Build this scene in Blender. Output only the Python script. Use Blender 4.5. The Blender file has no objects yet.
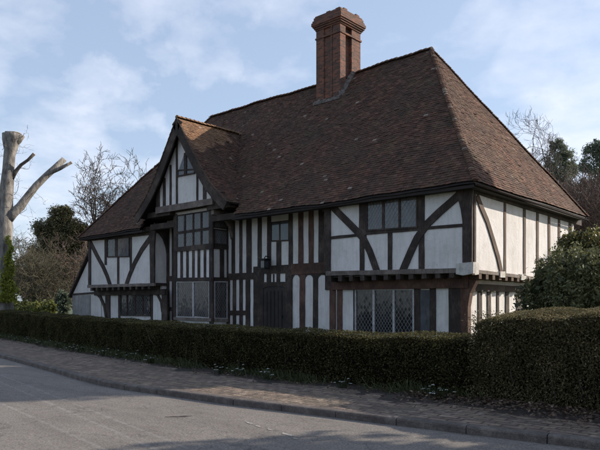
import bpy, bmesh, math, random
import numpy as np
from mathutils import Vector, Matrix, noise
random.seed(7); rng = np.random.default_rng(11)
scene = bpy.context.scene; COL = scene.collection
PI = math.pi

MEMBERS=[
 ('corner_post','y',0,0.05,[(-5.388,5.107),(-5.123,5.078),(-5.123,2.590),(-5.388,2.599)],'T'),
 ('stud','y',0,0.022,[(-3.927,4.828),(-3.633,4.797),(-3.633,3.677),(-3.927,3.698)],'T'),
 ('stud','y',0,0.022,[(-3.899,3.696),(-3.713,3.682),(-3.713,2.614),(-3.899,2.620)],'T'),
 ('stud','y',0,0.022,[(-1.725,4.831),(-1.475,4.801),(-1.475,3.764),(-1.725,3.784)],'T'),
 ('stud','y',0,0.022,[(-1.676,3.780),(-1.482,3.765),(-1.482,2.579),(-1.676,2.586)],'T'),
 ('stud','y',0,0.022,[(-2.802,3.839),(-2.637,3.826),(-2.637,2.597),(-2.802,2.604)],'T'),
 ('rail','y',0,0.03,[(-5.145,3.832),(-3.899,3.846),(-3.899,3.755),(-5.145,3.737)],'T'),
 ('rail','y',0,0.03,[(-3.899,3.925),(-1.502,3.887),(-1.502,3.757),(-3.899,3.784)],'T'),
 ('rail','y',0,0.03,[(-1.502,3.857),(-0.185,3.846),(-0.185,3.754),(-1.502,3.766)],'T'),
 ('brace','y',0,0.04,[(-5.003,4.955),(-4.444,4.461),(-3.984,4.055),(-3.646,3.722),(-3.396,3.299),(-3.235,2.929),(-3.098,2.601),(-3.310,2.513),(-3.446,2.838),(-3.600,3.194),(-3.828,3.581),(-4.140,3.886),(-4.596,4.289),(-5.155,4.782)],'T'),
 ('brace','y',0,0.04,[(-0.244,4.600),(-0.891,4.159),(-1.300,3.850),(-1.631,3.471),(-1.853,3.070),(-2.038,2.713),(-2.138,2.503),(-2.355,2.606),(-2.252,2.821),(-2.064,3.184),(-1.826,3.610),(-1.464,4.025),(-1.030,4.355),(-0.379,4.798)],'T'),
 ('corner_post','y',0,0.055,[(-0.439,4.903),(0.125,4.890),(0.088,4.353),(0.082,2.670),(-0.207,2.654),(-0.207,3.894),(-0.264,4.246)],'T'),
 ('wall_plate','y',0,0.06,[(-5.388,5.107),(0.125,5.118),(0.125,4.810),(-5.388,4.798)],'T'),
 ('sill_beam','y',0,0.07,[(-5.299,2.648),(-0.248,2.569),(-0.248,2.430),(-5.299,2.500)],'W'),
 ('lead_cap','y',0,0.075,[(-0.407,2.706),(0.141,2.724),(0.141,2.397),(-0.185,2.350),(-0.407,2.401)],'L'),
 ('jetty_beam','y',0.5,0.12,[(-5.440,2.498),(-0.252,2.429),(-0.252,2.001),(-5.440,2.025)],'R'),
 ('stud','y',0.5,0.03,[(-5.575,2.097),(-5.328,2.093),(-5.328,0.454),(-5.575,0.446)],'R'),
 ('stud','y',0.5,0.03,[(-5.239,2.091),(-5.018,2.087),(-5.018,0.463),(-5.239,0.456)],'R'),
 ('stud','y',0.5,0.03,[(-4.531,2.079),(-4.425,2.077),(-4.425,0.482),(-4.531,0.479)],'T'),
 ('stud','y',0.5,0.03,[(-2.125,2.035),(-1.926,2.031),(-1.926,0.562),(-2.125,0.556)],'T'),
 ('stud','y',0.5,0.03,[(-1.589,2.025),(-1.380,2.022),(-1.380,0.580),(-1.589,0.573)],'T'),
 ('corner_post','y',0.5,0.06,[(-0.921,2.194),(-0.477,2.184),(-0.477,0.519),(-0.921,0.504)],'T'),
 ('shutter','y',0.5,0.02,[(-1.926,1.969),(-1.589,1.964),(-1.589,0.542),(-1.926,0.531)],'S'),
 ('stud','y',0.75,0.03,[(-10.988,4.971),(-10.793,4.953),(-10.793,2.771),(-10.988,2.777)],'T'),
 ('stud','y',0.75,0.03,[(-10.521,4.968),(-10.354,4.953),(-10.354,2.756),(-10.521,2.762)],'T'),
 ('stud','y',0.75,0.03,[(-10.106,4.966),(-9.815,4.939),(-9.815,2.738),(-10.106,2.748)],'T'),
 ('stud','y',0.75,0.03,[(-9.455,4.962),(-9.241,4.942),(-9.241,2.956),(-9.455,2.964)],'T'),
 ('stud','y',0.75,0.03,[(-8.924,4.959),(-8.722,4.940),(-8.722,2.935),(-8.924,2.943)],'T'),
 ('stud','y',0.75,0.03,[(-7.778,4.952),(-7.583,4.934),(-7.583,2.890),(-7.778,2.898)],'T'),
 ('stud','y',0.75,0.03,[(-8.420,3.981),(-8.175,3.964),(-8.175,2.952),(-8.420,2.962)],'T'),
 ('stud','y',0.75,0.03,[(-7.284,4.956),(-7.050,4.933),(-7.050,2.980),(-7.284,2.990)],'R'),
 ('stud','y',0.75,0.03,[(-6.774,4.956),(-6.542,4.933),(-6.542,2.959),(-6.774,2.969)],'R'),
 ('stud','y',0.75,0.035,[(-6.294,4.948),(-6.011,4.920),(-6.011,2.936),(-6.294,2.948)],'T'),
 ('corner_post','y',0.75,0.05,[(-5.974,5.086),(-5.642,5.051),(-5.642,2.033),(-5.974,2.038)],'T'),
 ('rail','y',0.75,0.042,[(-11.235,2.802),(-9.683,2.790),(-9.683,2.535),(-11.235,2.537)],'T'),
 ('rail','y',0.75,0.042,[(-9.683,3.021),(-7.624,3.024),(-7.624,2.704),(-9.683,2.734)],'T'),
 ('rail','y',0.75,0.05,[(-7.624,3.042),(-5.597,3.025),(-5.597,2.653),(-7.624,2.636)],'R'),
 ('stud','y',0.75,0.03,[(-11.360,2.561),(-11.099,2.554),(-11.099,0.467),(-11.360,0.460)],'T'),
 ('stud','y',0.75,0.03,[(-10.915,2.549),(-10.720,2.543),(-10.720,0.477),(-10.915,0.472)],'T'),
 ('stud','y',0.75,0.03,[(-10.521,2.538),(-10.324,2.533),(-10.324,0.488),(-10.521,0.482)],'T'),
 ('stud','y',0.75,0.03,[(-10.147,2.528),(-9.890,2.521),(-9.890,0.499),(-10.147,0.492)],'T'),
 ('rail','y',0.75,0.04,[(-11.360,1.267),(-10.030,1.283),(-10.030,1.098),(-11.360,1.076)],'T'),
 ('door_post','y',0.75,0.05,[(-9.671,2.813),(-9.118,2.794),(-9.118,0.441),(-9.671,0.425)],'T'),
 ('door_post','y',0.75,0.05,[(-7.923,2.752),(-7.593,2.740),(-7.593,0.485),(-7.923,0.476)],'T'),
 ('stud','y',0.75,0.034,[(-8.941,2.749),(-8.722,2.741),(-8.722,2.334),(-8.941,2.339)],'T'),
 ('stud','y',0.75,0.034,[(-8.414,2.731),(-8.239,2.725),(-8.239,2.323),(-8.414,2.327)],'T'),
 ('stud','y',0.75,0.022,[(-8.613,2.699),(-8.538,2.696),(-8.538,2.357),(-8.613,2.359)],'T'),
 ('door_lintel','y',0.75,0.056,[(-9.230,2.393),(-7.830,2.378),(-7.830,2.143),(-8.038,2.189),(-8.463,2.232),(-8.897,2.209),(-9.230,2.129)],'T'),
 ('stud','y',0.75,0.03,[(-7.219,2.690),(-6.961,2.681),(-6.961,0.503),(-7.219,0.496)],'R'),
 ('stud','y',0.75,0.03,[(-6.561,2.668),(-6.341,2.660),(-6.341,0.521),(-6.561,0.515)],'T'),
 ('arched_head','y',0.75,0.026,[(-7.609,2.733),(-7.194,2.719),(-7.194,2.459),(-7.254,2.563),(-7.324,2.619),(-7.476,2.624),(-7.547,2.544),(-7.609,2.414)],'T'),
 ('arched_head','y',0.75,0.026,[(-6.981,2.711),(-6.542,2.696),(-6.542,2.441),(-6.600,2.543),(-6.687,2.599),(-6.833,2.603),(-6.921,2.525),(-6.981,2.398)],'T'),
 ('arched_head','y',0.75,0.026,[(-6.360,2.690),(-5.872,2.673),(-5.872,2.422),(-5.928,2.523),(-6.044,2.578),(-6.185,2.583),(-6.303,2.507),(-6.360,2.381)],'T'),
 ('stud','y',0.75,0.03,[(-15.668,5.194),(-15.241,5.158),(-15.241,0.357),(-15.668,0.346)],'T'),
 ('stud','y',0.75,0.03,[(-15.037,5.141),(-14.615,5.105),(-14.615,0.374),(-15.037,0.362)],'T'),
 ('rail','y',0.75,0.04,[(-15.668,2.839),(-14.615,2.807),(-14.615,2.581),(-15.668,2.608)],'T'),
 ('rail','y',0.75,0.04,[(-15.668,1.408),(-14.615,1.410),(-14.615,1.252),(-15.668,1.246)],'T'),
 ('corner_post','y',-0.1,0.05,[(-13.733,5.424),(-13.536,5.404),(-13.536,0.685),(-13.733,0.681)],'T'),
 ('corner_post','y',-0.1,0.05,[(-11.370,5.641),(-11.158,5.618),(-11.158,0.733),(-11.370,0.729)],'T'),
 ('rail','y',-0.1,0.07,[(-13.698,3.947),(-11.207,3.966),(-11.207,3.764),(-13.698,3.792)],'T'),
 ('rail','y',-0.1,0.07,[(-13.698,2.663),(-11.207,2.624),(-11.207,2.462),(-13.698,2.508)],'T'),
 ('stud','y',-0.1,0.03,[(-13.293,3.846),(-13.141,3.837),(-13.141,2.626),(-13.293,2.630)],'T'),
 ('stud','y',-0.1,0.03,[(-12.889,3.822),(-12.754,3.814),(-12.754,2.615),(-12.889,2.619)],'T'),
 ('stud','y',-0.1,0.03,[(-12.499,3.799),(-12.354,3.791),(-12.354,2.604),(-12.499,2.608)],'T'),
 ('stud','y',-0.1,0.03,[(-12.137,3.778),(-11.988,3.769),(-11.988,2.593),(-12.137,2.598)],'T'),
 ('stud','y',-0.1,0.03,[(-11.737,3.755),(-11.603,3.747),(-11.603,2.582),(-11.737,2.586)],'T'),
 ('window_sill','y',-0.1,0.09,[(-13.698,0.983),(-11.207,0.958),(-11.207,0.837),(-13.698,0.871)],'W'),
 ('rail','x',-11.24,0.05,[(-0.020,3.966),(0.809,3.942),(0.809,3.801),(-0.020,3.779)],'T'),
 ('rail','x',-11.24,0.05,[(-0.020,2.627),(0.809,2.638),(0.809,2.489),(-0.020,2.465)],'T'),
 ('stud','x',-11.24,0.03,[(0.320,3.835),(0.525,3.848),(0.525,2.592),(0.320,2.585)],'T'),
 ('stud','x',-11.24,0.035,[(0.688,5.639),(0.809,5.654),(0.809,0.711),(0.688,0.714)],'T'),
 ('window_sill','x',-11.24,0.06,[(-0.020,0.957),(0.809,0.918),(0.809,0.794),(-0.020,0.835)],'W'),
 ('bressumer','y',-0.4,0.08,[(-14.584,5.753),(-10.766,5.722),(-10.766,5.476),(-14.584,5.474)],'W'),
 ('stud','y',-0.4,0.03,[(-14.621,6.526),(-14.364,6.495),(-14.364,5.709),(-14.621,5.736)],'T'),
 ('stud','y',-0.4,0.03,[(-14.124,6.983),(-13.945,6.959),(-13.945,5.713),(-14.124,5.732)],'T'),
 ('stud','y',-0.4,0.03,[(-13.646,7.474),(-13.527,7.456),(-13.527,5.715),(-13.646,5.728)],'T'),
 ('stud','y',-0.4,0.03,[(-13.207,8.463),(-13.090,8.443),(-13.090,5.711),(-13.207,5.724)],'T'),
 ('stud','y',-0.4,0.03,[(-11.841,7.816),(-11.738,7.799),(-11.738,5.701),(-11.841,5.712)],'T'),
 ('stud','y',-0.4,0.03,[(-11.421,7.142),(-11.227,7.113),(-11.227,5.687),(-11.421,5.708)],'T'),
 ('stud','y',-0.4,0.03,[(-10.918,6.471),(-10.766,6.450),(-10.766,5.687),(-10.918,5.704)],'T'),
 ('corner_post','y',0,0.05,[(-21.016,4.916),(-20.791,4.900),(-20.791,2.413),(-21.016,2.418)],'T'),
 ('brace','y',0,0.04,[(-20.780,4.782),(-20.155,4.090),(-19.562,3.487),(-19.167,2.994),(-18.890,2.539),(-19.095,2.414),(-19.363,2.855),(-19.740,3.327),(-20.330,3.926),(-20.958,4.622)],'T'),
 ('brace','y',0,0.04,[(-15.574,4.433),(-16.236,3.935),(-16.792,3.374),(-17.197,2.839),(-17.489,2.380),(-17.700,2.514),(-17.402,2.983),(-16.979,3.539),(-16.401,4.123),(-15.725,4.633)],'T'),
 ('stud','y',0,0.022,[(-19.512,4.739),(-19.310,4.725),(-19.310,3.467),(-19.512,3.475)],'T'),
 ('stud','y',0,0.022,[(-17.300,4.711),(-17.133,4.699),(-17.133,3.140),(-17.300,3.146)],'T'),
 ('stud','y',0,0.022,[(-18.379,3.812),(-18.204,3.804),(-18.204,2.460),(-18.379,2.464)],'T'),
 ('corner_post','y',0,0.055,[(-15.727,4.811),(-15.228,4.817),(-15.304,4.194),(-15.304,2.353),(-15.611,2.359),(-15.642,4.080)],'T'),
 ('wall_plate','y',0,0.06,[(-21.066,5.175),(-15.228,5.041),(-15.228,4.660),(-21.066,4.751)],'T'),
 ('sill_beam','y',0,0.07,[(-21.066,2.521),(-15.266,2.487),(-15.266,2.352),(-21.066,2.368)],'W'),
 ('jetty_beam','y',0.5,0.12,[(-21.203,2.251),(-15.095,2.224),(-15.095,1.971),(-21.203,1.992)],'T'),
 ('post','y',0.5,0.05,[(-20.239,2.160),(-19.808,2.154),(-19.808,0.243),(-20.239,0.231)],'T'),
 ('bracket','y',0.5,0.07,[(-21.162,2.268),(-20.664,1.971),(-20.263,1.487),(-20.068,0.865),(-20.221,0.818),(-20.404,1.411),(-20.768,1.849),(-21.244,2.130)],'T'),
 ('stud','y',0.5,0.03,[(-19.077,2.144),(-18.898,2.141),(-18.898,0.267),(-19.077,0.262)],'T'),
 ('stud','y',0.5,0.03,[(-16.334,2.106),(-16.175,2.103),(-16.175,0.339),(-16.334,0.335)],'T'),
 ('corner_post','y',0.5,0.06,[(-15.428,2.184),(-15.020,2.178),(-15.020,0.370),(-15.428,0.359)],'T'),
 ('bracket','y',0.5,0.06,[(-16.239,2.163),(-15.752,2.034),(-15.436,1.663),(-15.339,1.193),(-15.457,1.169),(-15.544,1.611),(-15.814,1.932),(-16.269,2.046)],'T'),
 ('corner_post','x',0,0.05,[(0.176,4.815),(0.288,4.831),(0.288,2.630),(0.176,2.624)],'T'),
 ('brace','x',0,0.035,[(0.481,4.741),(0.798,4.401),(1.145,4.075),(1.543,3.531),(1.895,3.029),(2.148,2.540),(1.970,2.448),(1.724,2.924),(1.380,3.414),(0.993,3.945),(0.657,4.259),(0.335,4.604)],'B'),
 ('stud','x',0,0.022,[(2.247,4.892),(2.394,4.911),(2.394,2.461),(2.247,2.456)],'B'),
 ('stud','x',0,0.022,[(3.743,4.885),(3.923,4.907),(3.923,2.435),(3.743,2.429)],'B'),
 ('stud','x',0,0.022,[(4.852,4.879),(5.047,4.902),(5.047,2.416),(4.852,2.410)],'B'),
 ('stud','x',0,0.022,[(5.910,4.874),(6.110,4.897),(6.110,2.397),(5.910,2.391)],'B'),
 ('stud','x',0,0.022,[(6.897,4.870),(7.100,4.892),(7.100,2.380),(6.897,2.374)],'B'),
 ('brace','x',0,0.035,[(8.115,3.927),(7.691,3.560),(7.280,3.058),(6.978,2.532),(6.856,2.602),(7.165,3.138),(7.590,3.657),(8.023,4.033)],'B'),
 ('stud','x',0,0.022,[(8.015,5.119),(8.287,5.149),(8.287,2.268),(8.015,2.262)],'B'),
 ('sill_beam','x',0,0.06,[(0.282,2.528),(8.509,2.397),(8.509,2.289),(0.282,2.427)],'W'),
 ('lead_cap','x',0,0.072,[(0.176,2.740),(0.408,2.722),(0.408,2.388),(0.176,2.365)],'L'),
 ('peg_block','x',0,0.09,[(1.817,2.529),(2.175,2.543),(2.175,2.356),(1.817,2.344)],'L'),
 ('peg_block','x',0,0.09,[(3.389,2.508),(3.792,2.523),(3.792,2.325),(3.389,2.313)],'L'),
 ('wall_plate','x',0,0.06,[(0.176,5.017),(9.309,4.907),(9.309,4.630),(0.176,4.729)],'T'),
 ('jetty_beam','x',-0.45,0.08,[(0.480,2.153),(5.897,2.135),(5.897,1.951),(0.480,1.915)],'T'),
 ('stud','x',-0.45,0.03,[(0.480,1.975),(0.732,1.979),(0.732,0.601),(0.480,0.610)],'T'),
 ('stud','x',-0.45,0.03,[(1.384,1.992),(1.634,1.996),(1.634,0.569),(1.384,0.578)],'T'),
 ('stud','x',-0.45,0.03,[(2.014,2.004),(2.262,2.008),(2.262,0.547),(2.014,0.556)],'T'),
 ('stud','x',-0.45,0.03,[(2.705,2.017),(2.861,2.020),(2.861,0.526),(2.705,0.531)],'T'),
 ('stud','x',-0.45,0.03,[(3.363,2.029),(3.629,2.034),(3.629,0.498),(3.363,0.508)],'T'),
 ('stud','x',-0.45,0.03,[(4.242,2.046),(4.660,2.054),(4.660,0.462),(4.242,0.477)],'T'),
]
WINDOWS=[
 ('y',0,0.045,[[(-3.577,4.831),(-3.007,4.822),(-3.007,3.925),(-3.577,3.941)],[(-2.920,4.821),(-2.393,4.813),(-2.393,3.908),(-2.920,3.922)],[(-2.319,4.812),(-1.760,4.804),(-1.760,3.890),(-2.319,3.906)]],'net'),
 ('y',0.5,0.06,[[(-4.399,1.995),(-3.719,1.991),(-3.719,0.538),(-4.399,0.551)],[(-3.638,1.983),(-2.931,1.978),(-2.931,0.562),(-3.638,0.574)],[(-2.855,1.971),(-2.183,1.967),(-2.183,0.585),(-2.855,0.597)]],'dark'),
 ('y',0.75,0.03,[[(-8.678,4.660),(-8.281,4.659),(-8.281,3.998),(-8.678,4.003)],[(-8.217,4.659),(-7.799,4.659),(-7.799,3.965),(-8.217,3.971)]],'blank'),
 ('y',-0.1,0.05,[[(-13.501,5.299),(-13.032,5.298),(-13.032,4.640),(-13.501,4.634)],[(-12.936,5.298),(-12.453,5.298),(-12.453,4.646),(-12.936,4.641)],[(-12.374,5.298),(-11.930,5.297),(-11.930,4.652),(-12.374,4.647)],[(-11.839,5.297),(-11.395,5.296),(-11.395,4.658),(-11.839,4.653)]],'net'),
 ('y',-0.1,0.05,[[(-13.501,4.531),(-13.032,4.534),(-13.032,3.975),(-13.501,3.969)],[(-12.936,4.535),(-12.453,4.538),(-12.453,3.983),(-12.936,3.976)],[(-12.374,4.538),(-11.930,4.541),(-11.930,3.990),(-12.374,3.984)],[(-11.839,4.542),(-11.395,4.545),(-11.395,3.997),(-11.839,3.991)]],'net'),
 ('x',-11.24,0.045,[[(0.033,5.156),(0.666,5.140),(0.666,4.685),(0.033,4.689)]],'net'),
 ('x',-11.24,0.045,[[(0.033,4.546),(0.666,4.536),(0.666,4.007),(0.033,4.010)]],'net'),
 ('y',-0.1,0.05,[[(-13.488,2.460),(-12.466,2.452),(-12.466,0.982),(-13.488,1.020)],[(-12.360,2.433),(-11.407,2.427),(-11.407,0.996),(-12.360,1.033)]],'curtain'),
 ('x',-11.24,0.045,[[(0.033,2.426),(0.655,2.426),(0.655,0.962),(0.033,0.988)]],'curtain'),
 ('y',0,0.045,[[(-19.219,4.695),(-18.538,4.684),(-18.538,3.869),(-19.219,3.885)],[(-18.344,4.681),(-17.367,4.666),(-17.367,3.808),(-18.344,3.840)]],'net'),
 ('y',0.5,0.055,[[(-18.826,1.973),(-18.333,1.977),(-18.333,1.013),(-18.826,1.027)],[(-18.229,1.967),(-17.731,1.971),(-17.731,1.019),(-18.229,1.033)],[(-17.562,1.960),(-17.030,1.964),(-17.030,1.027),(-17.562,1.040)],[(-16.931,1.953),(-16.381,1.957),(-16.381,1.034),(-16.931,1.047)]],'dark'),
 ('y',-0.4,0.05,[[(-13.049,7.132),(-12.642,7.802),(-12.642,6.925),(-13.049,6.931)],[(-12.469,7.837),(-11.983,7.013),(-11.983,6.907),(-12.469,6.917)]],'net'),
]
DOOR=[(-9.118,2.135),(-8.897,2.209),(-8.463,2.232),(-8.038,2.189),(-7.923,2.134),(-7.923,0.476),(-9.118,0.441)]


# =====================================================================  materials
def new_mat(name):
    m = bpy.data.materials.new(name); m.use_nodes = True
    nt = m.node_tree; nt.nodes.clear()
    out = nt.nodes.new('ShaderNodeOutputMaterial'); b = nt.nodes.new('ShaderNodeBsdfPrincipled')
    nt.links.new(b.outputs[0], out.inputs[0])
    return m, nt, b
def node(nt, t, **kw):
    n = nt.nodes.new(t)
    for k, v in kw.items():
        if k in n.inputs.keys() if isinstance(k, str) else False: n.inputs[k].default_value = v
        else: setattr(n, k, v)
    return n
def ramp(nt, fac, stops):
    r = nt.nodes.new('ShaderNodeValToRGB'); e = r.color_ramp.elements
    while len(e) < len(stops): e.new(.5)
    for i, (p, c) in enumerate(stops):
        e[i].position = p; e[i].color = (c[0], c[1], c[2], 1)
    nt.links.new(fac, r.inputs[0]); return r.outputs[0]
def coords(nt, scale=(1,1,1)):
    tc = nt.nodes.new('ShaderNodeTexCoord'); mp = nt.nodes.new('ShaderNodeMapping')
    mp.inputs['Scale'].default_value = scale
    nt.links.new(tc.outputs['Object'], mp.inputs[0]); return mp.outputs[0]
def noise_n(nt, vec, scale, detail=4, rough=.6):
    n = nt.nodes.new('ShaderNodeTexNoise'); n.inputs['Scale'].default_value = scale
    n.inputs['Detail'].default_value = detail; n.inputs['Roughness'].default_value = rough
    nt.links.new(vec, n.inputs['Vector']); return n.outputs[0]
def mix(nt, f, a, b, mode='MIX'):
    m = nt.nodes.new('ShaderNodeMix'); m.data_type = 'RGBA'; m.blend_type = mode
    for s, v in ((m.inputs[0], f), (m.inputs[6], a), (m.inputs[7], b)):
        if hasattr(v, 'links'): nt.links.new(v, s)
        else: s.default_value = v if isinstance(v, (int, float)) else (*v, 1)
    return m.outputs[2]
def bump(nt, b, h, strength, dist=.02):
    n = nt.nodes.new('ShaderNodeBump'); n.inputs['Strength'].default_value = strength
    n.inputs['Distance'].default_value = dist
    nt.links.new(h, n.inputs['Height']); nt.links.new(n.outputs[0], b.inputs['Normal'])
def attr(nt, name='rnd'):
    a = nt.nodes.new('ShaderNodeAttribute'); a.attribute_name = name; return a.outputs['Fac']
def math_n(nt, op, a, b=None):
    m = nt.nodes.new('ShaderNodeMath'); m.operation = op
    for s, v in ((m.inputs[0], a), (m.inputs[1], b)):
        if v is None: continue
        if hasattr(v, 'links'): nt.links.new(v, s)
        else: s.default_value = v
    return m.outputs[0]

def mat_timber(name, c0, c1, c2):
    m, nt, b = new_mat(name)
    v = coords(nt); n1 = noise_n(nt, v, 2.2, 5); n2 = noise_n(nt, coords(nt, (22, 22, 3)), 2.0, 6, .7)
    n3 = noise_n(nt, v, .7, 3); n4 = noise_n(nt, coords(nt, (40, 40, 1.2)), 1.5, 3, .6)
    f = math_n(nt, 'ADD', math_n(nt, 'MULTIPLY', n1, .4), math_n(nt, 'MULTIPLY', n2, .4)); f = math_n(nt, 'ADD', f, math_n(nt, 'MULTIPLY', n3, .2))
    c = ramp(nt, f, [(.38, c0), (.5, c1), (.61, c2)]); c = mix(nt, ramp(nt, n4, [(.30, (.85, .85, .85)), (.40, (0, 0, 0))]), c, (.010, .008, .007))
    nt.links.new(c, b.inputs['Base Color'])
    b.inputs['Roughness'].default_value = .85; bump(nt, b, n2, .7, .012); return m
def mat_plaster():
    m, nt, b = new_mat('plaster')
    v = coords(nt); n1 = noise_n(nt, v, .9, 6, .65); n2 = noise_n(nt, v, 14, 4); n3 = noise_n(nt, coords(nt, (5, 5, .6)), 1.5, 5, .7)
    c = ramp(nt, n1, [(.3, (.55, .505, .475)), (.5, (.66, .61, .585)), (.7, (.71, .66, .635))])
    c = mix(nt, math_n(nt, 'MULTIPLY', ramp(nt, n3, [(.47, (0, 0, 0)), (.70, (1, 1, 1))]), .55), c, (.47, .43, .385))
    n5 = noise_n(nt, v, 3.2, 6, .75); c = mix(nt, math_n(nt, 'MULTIPLY', ramp(nt, n5, [(.53, (0, 0, 0)), (.68, (1, 1, 1))]), .38), c, (.40, .37, .34))
    vo = nt.nodes.new('ShaderNodeTexVoronoi'); vo.feature = 'DISTANCE_TO_EDGE'; vo.inputs['Scale'].default_value = 1.1
    cn = nt.nodes.new('ShaderNodeTexNoise'); cn.inputs['Scale'].default_value = 3; cn.inputs['Detail'].default_value = 6; nt.links.new(v, cn.inputs['Vector'])
    wv = nt.nodes.new('ShaderNodeVectorMath'); wv.operation = 'MULTIPLY_ADD'; nt.links.new(cn.outputs['Color'], wv.inputs[0]); wv.inputs[1].default_value = (.5, .5, .5); nt.links.new(v, wv.inputs[2]); nt.links.new(wv.outputs[0], vo.inputs['Vector'])
    c = mix(nt, ramp(nt, vo.outputs[0], [(0, (.4, .4, .4)), (.006, (0, 0, 0))]), c, (.25, .22, .2))
    nt.links.new(c, b.inputs['Base Color']); b.inputs['Roughness'].default_value = .9
    h = math_n(nt, 'ADD', n1, math_n(nt, 'MULTIPLY', n2, .25)); bump(nt, b, h, .5, .05); return m
def mat_tiles(name='clay_tiles', sun_tint=False):
    m, nt, b = new_mat(name)
    a = attr(nt); v = coords(nt); n1 = noise_n(nt, v, .55, 5, .65); n2 = noise_n(nt, v, 30, 3); n3 = noise_n(nt, v, 2.6, 6, .7)
    if sun_tint: c = ramp(nt, a, [(0, (.13, .07, .042)), (.5, (.21, .115, .068)), (.85, (.28, .165, .10)), (1, (.30, .22, .15))])
    else: c = ramp(nt, a, [(0, (.050, .030, .022)), (.3, (.084, .043, .030)), (.62, (.116, .057, .039)), (.88, (.165, .080, .053)), (.97, (.19, .11, .075)), (1, (.30, .24, .19))])
    lich = ramp(nt, n1, [(.38, (0, 0, 0)), (.62, (1, 1, 1))])
    c = mix(nt, math_n(nt, 'MULTIPLY', lich, .55), c, (.072, .048, .036) if not sun_tint else (.24, .13, .07))
    spots = ramp(nt, n3, [(.58, (0, 0, 0)), (.72, (1, 1, 1))])
    c = mix(nt, math_n(nt, 'MULTIPLY', spots, .35), c, (.16, .13, .095))
    n7 = noise_n(nt, coords(nt, (1, 1, .45)), 1.3, 6, .75); c = mix(nt, ramp(nt, n7, [(.52, (0, 0, 0)), (.70, (.5, .5, .5))]), c, (.085, .078, .042)); n8 = noise_n(nt, coords(nt, (2.5, 2.5, .4)), 1.0, 5, .6); c = mix(nt, ramp(nt, n8, [(.52, (0, 0, 0)), (.68, (.5, .5, .5))]), c, (.035, .024, .020))
    nt.links.new(c, b.inputs['Base Color']); b.inputs['Roughness'].default_value = .95; b.inputs['Specular IOR Level'].default_value = .25
    bump(nt, b, n2, .5, .006); return m
def mat_brick():
    m, nt, b = new_mat('old_red_brick')
    tc = nt.nodes.new('ShaderNodeTexCoord'); sp = nt.nodes.new('ShaderNodeSeparateXYZ'); cb = nt.nodes.new('ShaderNodeCombineXYZ')
    nt.links.new(tc.outputs['Object'], sp.inputs[0])
    nt.links.new(math_n(nt, 'ADD', sp.outputs[0], sp.outputs[1]), cb.inputs[0]); nt.links.new(sp.outputs[2], cb.inputs[1])
    br = nt.nodes.new('ShaderNodeTexBrick'); nt.links.new(cb.outputs[0], br.inputs[0])
    for k, v in (('Scale', 1), ('Brick Width', .22), ('Row Height', .07), ('Mortar Size', .008), ('Bias', .1)): br.inputs[k].default_value = v
    br.inputs['Color1'].default_value = (.30, .098, .052, 1); br.inputs['Color2'].default_value = (.075, .028, .021, 1); br.inputs['Mortar'].default_value = (.17, .12, .085, 1)
    v = coords(nt); n1 = noise_n(nt, v, 2.3, 6, .7); n2 = noise_n(nt, v, 22, 4)
    c = mix(nt, ramp(nt, n1, [(.4, (0, 0, 0)), (.7, (.8, .8, .8))]), br.outputs[0], (.09, .06, .05))
    c = mix(nt, ramp(nt, n2, [(.6, (0, 0, 0)), (.8, (.5, .5, .5))]), c, (.30, .24, .19))
    nt.links.new(c, b.inputs['Base Color']); b.inputs['Roughness'].default_value = .9
    h = math_n(nt, 'ADD', math_n(nt, 'MULTIPLY', br.outputs['Fac'], -1), math_n(nt, 'MULTIPLY', n2, .8)); bump(nt, b, h, .8, .02); return m
def mat_simple(name, col, rough=.7, var=.25, scale=6, metallic=0, bumps=.2):
    m, nt, b = new_mat(name); n = noise_n(nt, coords(nt), scale, 4)
    lo = tuple(x*(1-var) for x in col); hi = tuple(min(1, x*(1+var)) for x in col)
    nt.links.new(ramp(nt, n, [(.3, lo), (.7, hi)]), b.inputs['Base Color'])
    b.inputs['Roughness'].default_value = rough; b.inputs['Metallic'].default_value = metallic
    if bumps: bump(nt, b, n, bumps, .01)
    return m
def mat_pane(name, c0, c1, sc=(3, 3, 1), rough=.07):
    m, nt, b = new_mat(name); n = noise_n(nt, coords(nt, sc), 2.2, 4, .6)
    nt.links.new(ramp(nt, n, [(.35, c0), (.65, c1)]), b.inputs['Base Color'])
    b.inputs['Roughness'].default_value = rough; b.inputs['IOR'].default_value = 1.5; return m
def mat_leaf(name, stops, rough=.55, trans=.12, spec=.35):
    m, nt, b = new_mat(name)
    a = attr(nt); n = noise_n(nt, coords(nt), 1.1, 4)
    f = math_n(nt, 'ADD', math_n(nt, 'MULTIPLY', a, .75), math_n(nt, 'MULTIPLY', n, .35))
    col = ramp(nt, f, stops)
    nt.links.new(col, b.inputs['Base Color']); b.inputs['Roughness'].default_value = rough; b.inputs['Specular IOR Level'].default_value = spec
    if trans:
        out = [x for x in nt.nodes if x.type == 'OUTPUT_MATERIAL'][0]
        t = nt.nodes.new('ShaderNodeBsdfTranslucent'); nt.links.new(col, t.inputs[0])
        ms = nt.nodes.new('ShaderNodeMixShader'); ms.inputs[0].default_value = trans
        nt.links.new(b.outputs[0], ms.inputs[1]); nt.links.new(t.outputs[0], ms.inputs[2]); nt.links.new(ms.outputs[0], out.inputs[0])
    return m
def mat_bark(name, c0, c1, scale=6):
    m, nt, b = new_mat(name); n = noise_n(nt, coords(nt, (1, 1, .35)), scale, 6, .7)
    nt.links.new(ramp(nt, n, [(.35, c0), (.65, c1)]), b.inputs['Base Color']); b.inputs['Roughness'].default_value = .9
    bump(nt, b, n, 1, .06); return m
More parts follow.
